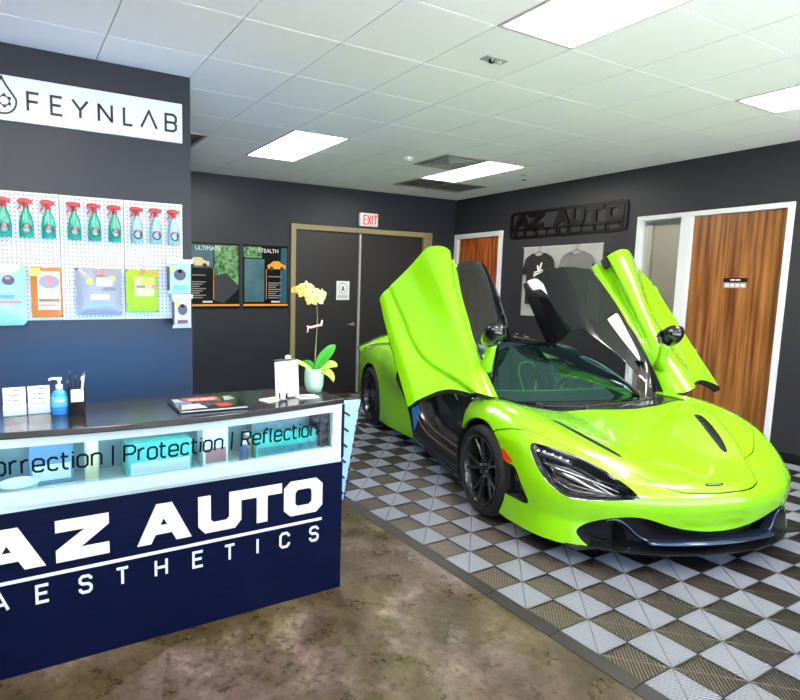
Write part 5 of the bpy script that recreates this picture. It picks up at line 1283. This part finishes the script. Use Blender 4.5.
def seat(yc):
    prof=[(.36,.30),(.30,.36),(.1,.33),(-.10,.30),(-.20,.36),(-.27,.55),(-.33,.78),(-.38,.97),(-.42,1.04),(-.47,1.03),(-.46,.9),(-.42,.5),(-.38,.22),(.34,.20)]
    v=[];f=[];n=len(prof); ysx=(-1,-.82,-.5,0,.5,.82,1)
    for q_ in ysx:
        for i,(x,z) in enumerate(prof):
            hw=.25 if z<.7 else .25-.15*min((z-.7)/.28,1)
            bol=.055*(abs(q_)>.7)*(1 if i in (0,1,2,3,4,5,6) else 0)*(1 if z<.85 else .3)
            v.append((x+(bol if i>=4 else 0),yc+q_*hw,z+(bol if i<4 else 0)))
    for i in range(len(ysx)-1):
        for k in range(n): f.append((i*n+k,i*n+(k+1)%n,(i+1)*n+(k+1)%n,(i+1)*n+k))
    f += [tuple(range(n-1,-1,-1)),tuple((len(ysx)-1)*n+k for k in range(n))]
    so=MB().add(v,f).build('seat',mat('seat_alcantara',(.028,.026,.027),.75),car,smooth=True,sub=1)
    lp=smooth_poly([(-.20,-.035,.52),(-.24,-.075,.64),(-.275,-.095,.76),(-.30,-.075,.85),(-.31,0,.875),(-.30,.075,.85),(-.275,.095,.76),(-.24,.075,.64),(-.20,.035,.52)],5,closed=False)
    MB().tube([(x+.035,yc+y,z) for x,y,z in lp],.009,7).build('seat_piping',mat('lime_stitch',(.30,.75,.05),.5),so,smooth=True)
    MB().tube([(-.16,yc+.02,1.0),(-.17,yc+.06,.7),(.05,yc+.2,.42)],.012,6).build('seat_belt',BLACK,so,smooth=True)
seat(.38); seat(-.38)
# wipers
for (x0,y0,x1,y1) in ((1.20,-.02,1.20,.56),(1.21,-.42,1.215,.04)):
    pts=[]
    for k in range(7):
        t=k/6; x=x0+(x1-x0)*t-.02*math.sin(t*math.pi); y=y0+(y1-y0)*t; zz=[z for z in np.linspace(.6,1.0,300) if F(np.array([x]),np.array([abs(y)]),np.array([z]))[0]<0][-1]; pts.append((x,y,zz+.012))
    wo=MB().tube(pts,[.010,.008,.007,.006,.006,.005,.004],6).build('wiper_arm',BLACK,car,smooth=True)
    MB().lathe([(.022,-.02),(.022,.008),(.012,.014)],12,pts[0]).build('wiper_pivot',BLACK,wo,auto=40)
# rear wing
v=[];f=[]; ysw=np.linspace(-.86,.86,41)
for y in ysw:
    a=abs(y); z=1.03-.10*(a/.6)**2 if a<.6 else .93-.14*((a-.6)/.26)**.9; xo=-1.98-.16*(a/.86)**3
    for dx,dz in ((.12,-.035),(.06,.0),(-.05,.02),(-.13,.035),(-.13,.025),(-.02,-.01),(.06,-.03)): v.append((xo+dx,y,z+dz))
for i in range(40):
    for k in range(7): f.append((7*i+k,7*i+(k+1)%7,7*i+7+(k+1)%7,7*i+7+k))
f += [tuple(range(6,-1,-1)),tuple(7*40+k for k in range(7))]
MB().add(v,f).build('rear_wing',GREEN,car,smooth=True)
for s_ in (1,-1): MB().box(-2.0,-1.93,s_*.45-.012,s_*.45+.012,.80,1.0).build('wing_strut',CARB,car)
# ---- doors
d_cab, d_low = cut(door_m, lambda V: dcab(V), .002)
x_arc = curve([(.0,.945),(.14,.925),(.334,.893),(.42,.885),(.487,.893),(.586,.944),(.658,.998),(.72,1.035),(.80,1.06),(1.2,1.06)])
d_low = clip(*d_low, d_low[0][:,0]-x_arc(d_low[0][:,2]))
y_bt = curve([(-.8,.66),(-.4,.69),(.138,.722),(.45,.755),(.75,.765),(1.035,.765),(1.2,.77)])
d_trim, d_low = cut(d_low, lambda V: np.maximum(V[:,1]-y_bt(V[:,0]), .66-V[:,2]), .001); d_trim = largest(d_trim); d_low = largest(d_low)
z_cr = curve([(-.6,.285),(-.235,.298),(.168,.332),(.379,.345),(.597,.408),(.769,.52),(.968,.638),(1.1,.72)])
def sculpt(mesh):
    """door skin: scooped crease, rolled lower edge, shoulder channel that opens towards the rear"""
    V, T_ = mesh; N = nrm(gradF(V)); x, y, z = V.T
    s0 = z_cr(x)-z; A = .018+.030*np.clip((x+.2)/1.0,0,1)
    d1 = np.where(s0 > 0, A*np.clip(s0/.014,0,1)*np.exp(-np.maximum(s0,0)/.10), 0)
    d2 = .040*np.clip((.225-z)/.085,0,1)**1.15
    tt = np.clip((.62-x)/.95,0,1)                       # channel deepens to the rear
    yc = .792; hw = .010+.050*tt; q_ = np.clip((1-np.abs(y-yc)/hw)*1.8,0,1); q_ = q_*q_*(3-2*q_)
    d3 = .12*tt**.8*q_*(z > .72)
    V2 = relax(V-N*(d1+d2+d3)[:,None], T_, 1)
    fnm = np.cross(V2[T_[:,1]]-V2[T_[:,0]], V2[T_[:,2]]-V2[T_[:,0]]); n_ = np.zeros_like(V2)
    for q in range(3): np.add.at(n_, T_[:,q], fnm)
    return (V2, T_), nrm(n_)
raily = lambda V: V[:,2]-(1.075-.10*np.clip(V[:,0]-.1,0,1)*1.4)
d_roof, d_win = cut(d_cab, lambda V: -raily(V), .014); d_rail, _ = cut(d_cab, lambda V: np.abs(raily(V))-.014)
skin, skin_n = sculpt(d_low)
for s_ in (1,-1):
    RD, TDR = XF[s_]; XFD = XF[s_]
    dr = panel('door', skin, GREEN, car, th=.05, side=s_, xf_=XFD, skip_mid=False, normals=skin_n, rim_mat=TRIMK, rim_fn=lambda M_: (M_[:,2] < .79) | (M_[:,0] < -.3))
    inner = (d_low[0]-np.array([0,.065,0]), d_low[1]); inner = clip(*inner, d_low[0][:,2]-.66)
    inner = (inner[0], inner[1]); panel('door_trim', inner, TRIMK, dr, th=0, side=s_, xf_=XFD)
    panel('door_window', d_win, TINT, dr, th=.008, side=s_, xf_=XFD, skip_mid=False)
    panel('window_base_trim', d_trim, CARB, dr, th=.03, side=s_, xf_=XFD, skip_mid=False)
    panel('roof_glass', d_roof, GLOSSBLACK, dr, th=.02, side=s_, xf_=XFD, skip_mid=False)
    panel('cant_rail', d_rail, CARB, dr, th=.03, side=s_, xf_=XFD, skip_mid=False)
    inr = shift(d_roof,.021); panel('roof_lining', inr, GLOSSBLACK, dr, th=0, side=s_, xf_=XFD)
    def DM(p):
        q_ = RD@np.array(p)+TDR; return (q_[0], s_*q_[1], q_[2])
    # mirror
    nU,nV=24,14; v=[];f=[]
    for j in range(nV+1):
        ph=math.pi*j/nV
        for i in range(nU):
            th=2*math.pi*i/nU; x=math.cos(ph); y=math.sin(ph)*math.cos(th); z=math.sin(ph)*math.sin(th)
            xx=.028*x if x<0 else .10*x
            v.append(DM((.63+xx,1.04+.115*y*(1-.38*z)+.02*x,.92+.090*z+.04*y)))
    for j in range(nV):
        for i in range(nU): f.append((j*nU+i,j*nU+(i+1)%nU,(j+1)*nU+(i+1)%nU,(j+1)*nU+i))
    mo=MB().add(v,f).build('door_mirror',GLOSSBLACK,dr,smooth=True)
    MB().tube([DM((.78,.82,.79)),DM((.745,.88,.83)),DM((.70,.94,.87)),DM((.665,1.0,.895))],[.055,.040,.036,.045],12).build('mirror_arm',GREEN,mo,smooth=True)
    gl=[DM((.600,1.035+.092*math.cos(2*math.pi*k/24),.915+.064*math.sin(2*math.pi*k/24)+.016*math.cos(2*math.pi*k/24))) for k in range(24)]
    mobj('mirror_glass',gl,[tuple(range(24))],mat('mirror_silver',(.45,.58,.72),.03,metal=1),mo)
    la=MB(); la.box(-.05,.05,-.030,.030,-.018,.018); la.v=[DM((-.345+p[0],.795+p[1],.825+p[2])) for p in la.v]; la.build('door_latch',TRIMK,dr,bevel=.006)
    MB().tube([DM((.98,.80,.62)),((.98),s_*.78,.62)],.016,8).build('door_hinge',CARB,dr,smooth=True)
    MB().tube([DM((.60,.74,.72)),(1.02,s_*.66,.70)],.010,8).build('gas_strut',CHROME,dr,smooth=True)
# ---- wheels
TYRE = mat('tyre_rubber',(.016,.015,.015),.6); RIM = mat('satin_black_rim',(.018,.018,.02),.22,coat=.5); DISC = mat('brake_disc',(.16,.15,.15),.35,metal=.9)
def wheel(R_, W_, rr_):
    wt=bpy.data.objects.new('wheel',None); COL.objects.link(wt); wt.parent=car; wt.empty_display_size=.1
    hw=W_/2
    prof=[(rr_+.004,-hw+.02),(rr_+.02,-hw+.004),(R_-.05,-hw-.004),(R_-.016,-hw+.008),(R_-.003,-hw+.028),(R_,-hw+.05),(R_,hw-.05),(R_-.003,hw-.028),(R_-.016,hw-.008),(R_-.05,hw+.004),(rr_+.02,hw-.004),(rr_+.004,hw-.02)]
    MB().lathe(prof,64,axis='y',close=True).build('tyre',TYRE,wt,auto=40)
    MB().lathe([(rr_+.008,hw-.012),(rr_+.006,hw-.004),(rr_-.006,hw-.006),(rr_-.016,hw-.022),(rr_-.024,hw-.10),(rr_-.03,-hw+.03),(rr_-.01,-hw+.02),(rr_+.004,-hw+.03),(rr_-.004,hw-.03)],64,axis='y',close=True).build('rim',RIM,wt,auto=45)
    yo=hw-.035
    for k in range(5):
        for dl in (-.16,.16):
            a0=2*math.pi*k/5+dl*.35; a1=2*math.pi*k/5+dl*1.45; v=[]
            for (r,a,w0,y,tt) in ((.040,a0,.018,yo-.022,.03),(.10,a0+(a1-a0)*.35,.013,yo-.014,.028),(rr_*.7,a0+(a1-a0)*.75,.011,yo-.004,.024),(rr_-.012,a1,.016,yo+.006,.022)):
                c_,s2=math.cos(a),math.sin(a)
                for (q_,yy) in ((-1,0),(-.5,.008),(.5,.008),(1,0),(1,-tt),(-1,-tt)): v.append((r*c_-q_*w0*s2,y+yy,r*s2+q_*w0*c_))
            f=[]
            for i in range(3):
                for j in range(6): f.append((6*i+j,6*i+(j+1)%6,6*i+6+(j+1)%6,6*i+6+j))
            f += [(5,4,3,2,1,0),(18,19,20,21,22,23)]
            MB().add(v,f).build('spoke',RIM,wt,auto=30)
    MB().lathe([(.062,yo-.05),(.062,yo-.018),(.045,yo-.008),(.026,yo-.006),(.024,yo+.002),(.018,yo+.004)],24,axis='y').build('hub',RIM,wt,auto=40)
    for k in range(5):
        a=2*math.pi*(k+.5)/5; MB().lathe([(.009,yo-.02),(.009,yo-.004),(.005,yo-.002)],8,(.045*math.cos(a),0,.045*math.sin(a)),'y').build('wheel_bolt',CHROME,wt)
    MB().lathe([(.185,yo-.115),(.185,yo-.085),(.07,yo-.085),(.07,yo-.115)],40,axis='y',close=True).build('brake_disc',DISC,wt,auto=40)
    v=[];
    for i in range(7):
        a=math.radians(100+i*12)
        for (r,y) in ((.125,yo-.13),(.125,yo-.062),(.20,yo-.062),(.20,yo-.13)): v.append((r*math.cos(a),y,r*math.sin(a)))
    f=[]
    for i in range(6):
        for j in range(4): f.append((4*i+j,4*i+(j+1)%4,4*i+4+(j+1)%4,4*i+4+j))
    f += [(3,2,1,0),(24,25,26,27)]
    MB().add(v,f).build('brake_caliper',mat('caliper_dark',(.05,.05,.055),.3),wt,bevel=.008)
    return wt
wf=wheel(.327,.245,.243); wf.location=(1.335,.836,.327)
def put(w_, x,y,z,flip,steer=0):
    o=copy_tree(w_,car); o.location=(x,y,z); o.rotation_euler=(0,0,(math.pi if flip else 0)+steer); return o
put(wf,1.335,-.836,.327,True)
wr=wheel(.345,.295,.256); wr.location=(-1.335,.815,.345); put(wr,-1.335,-.815,.345,True)
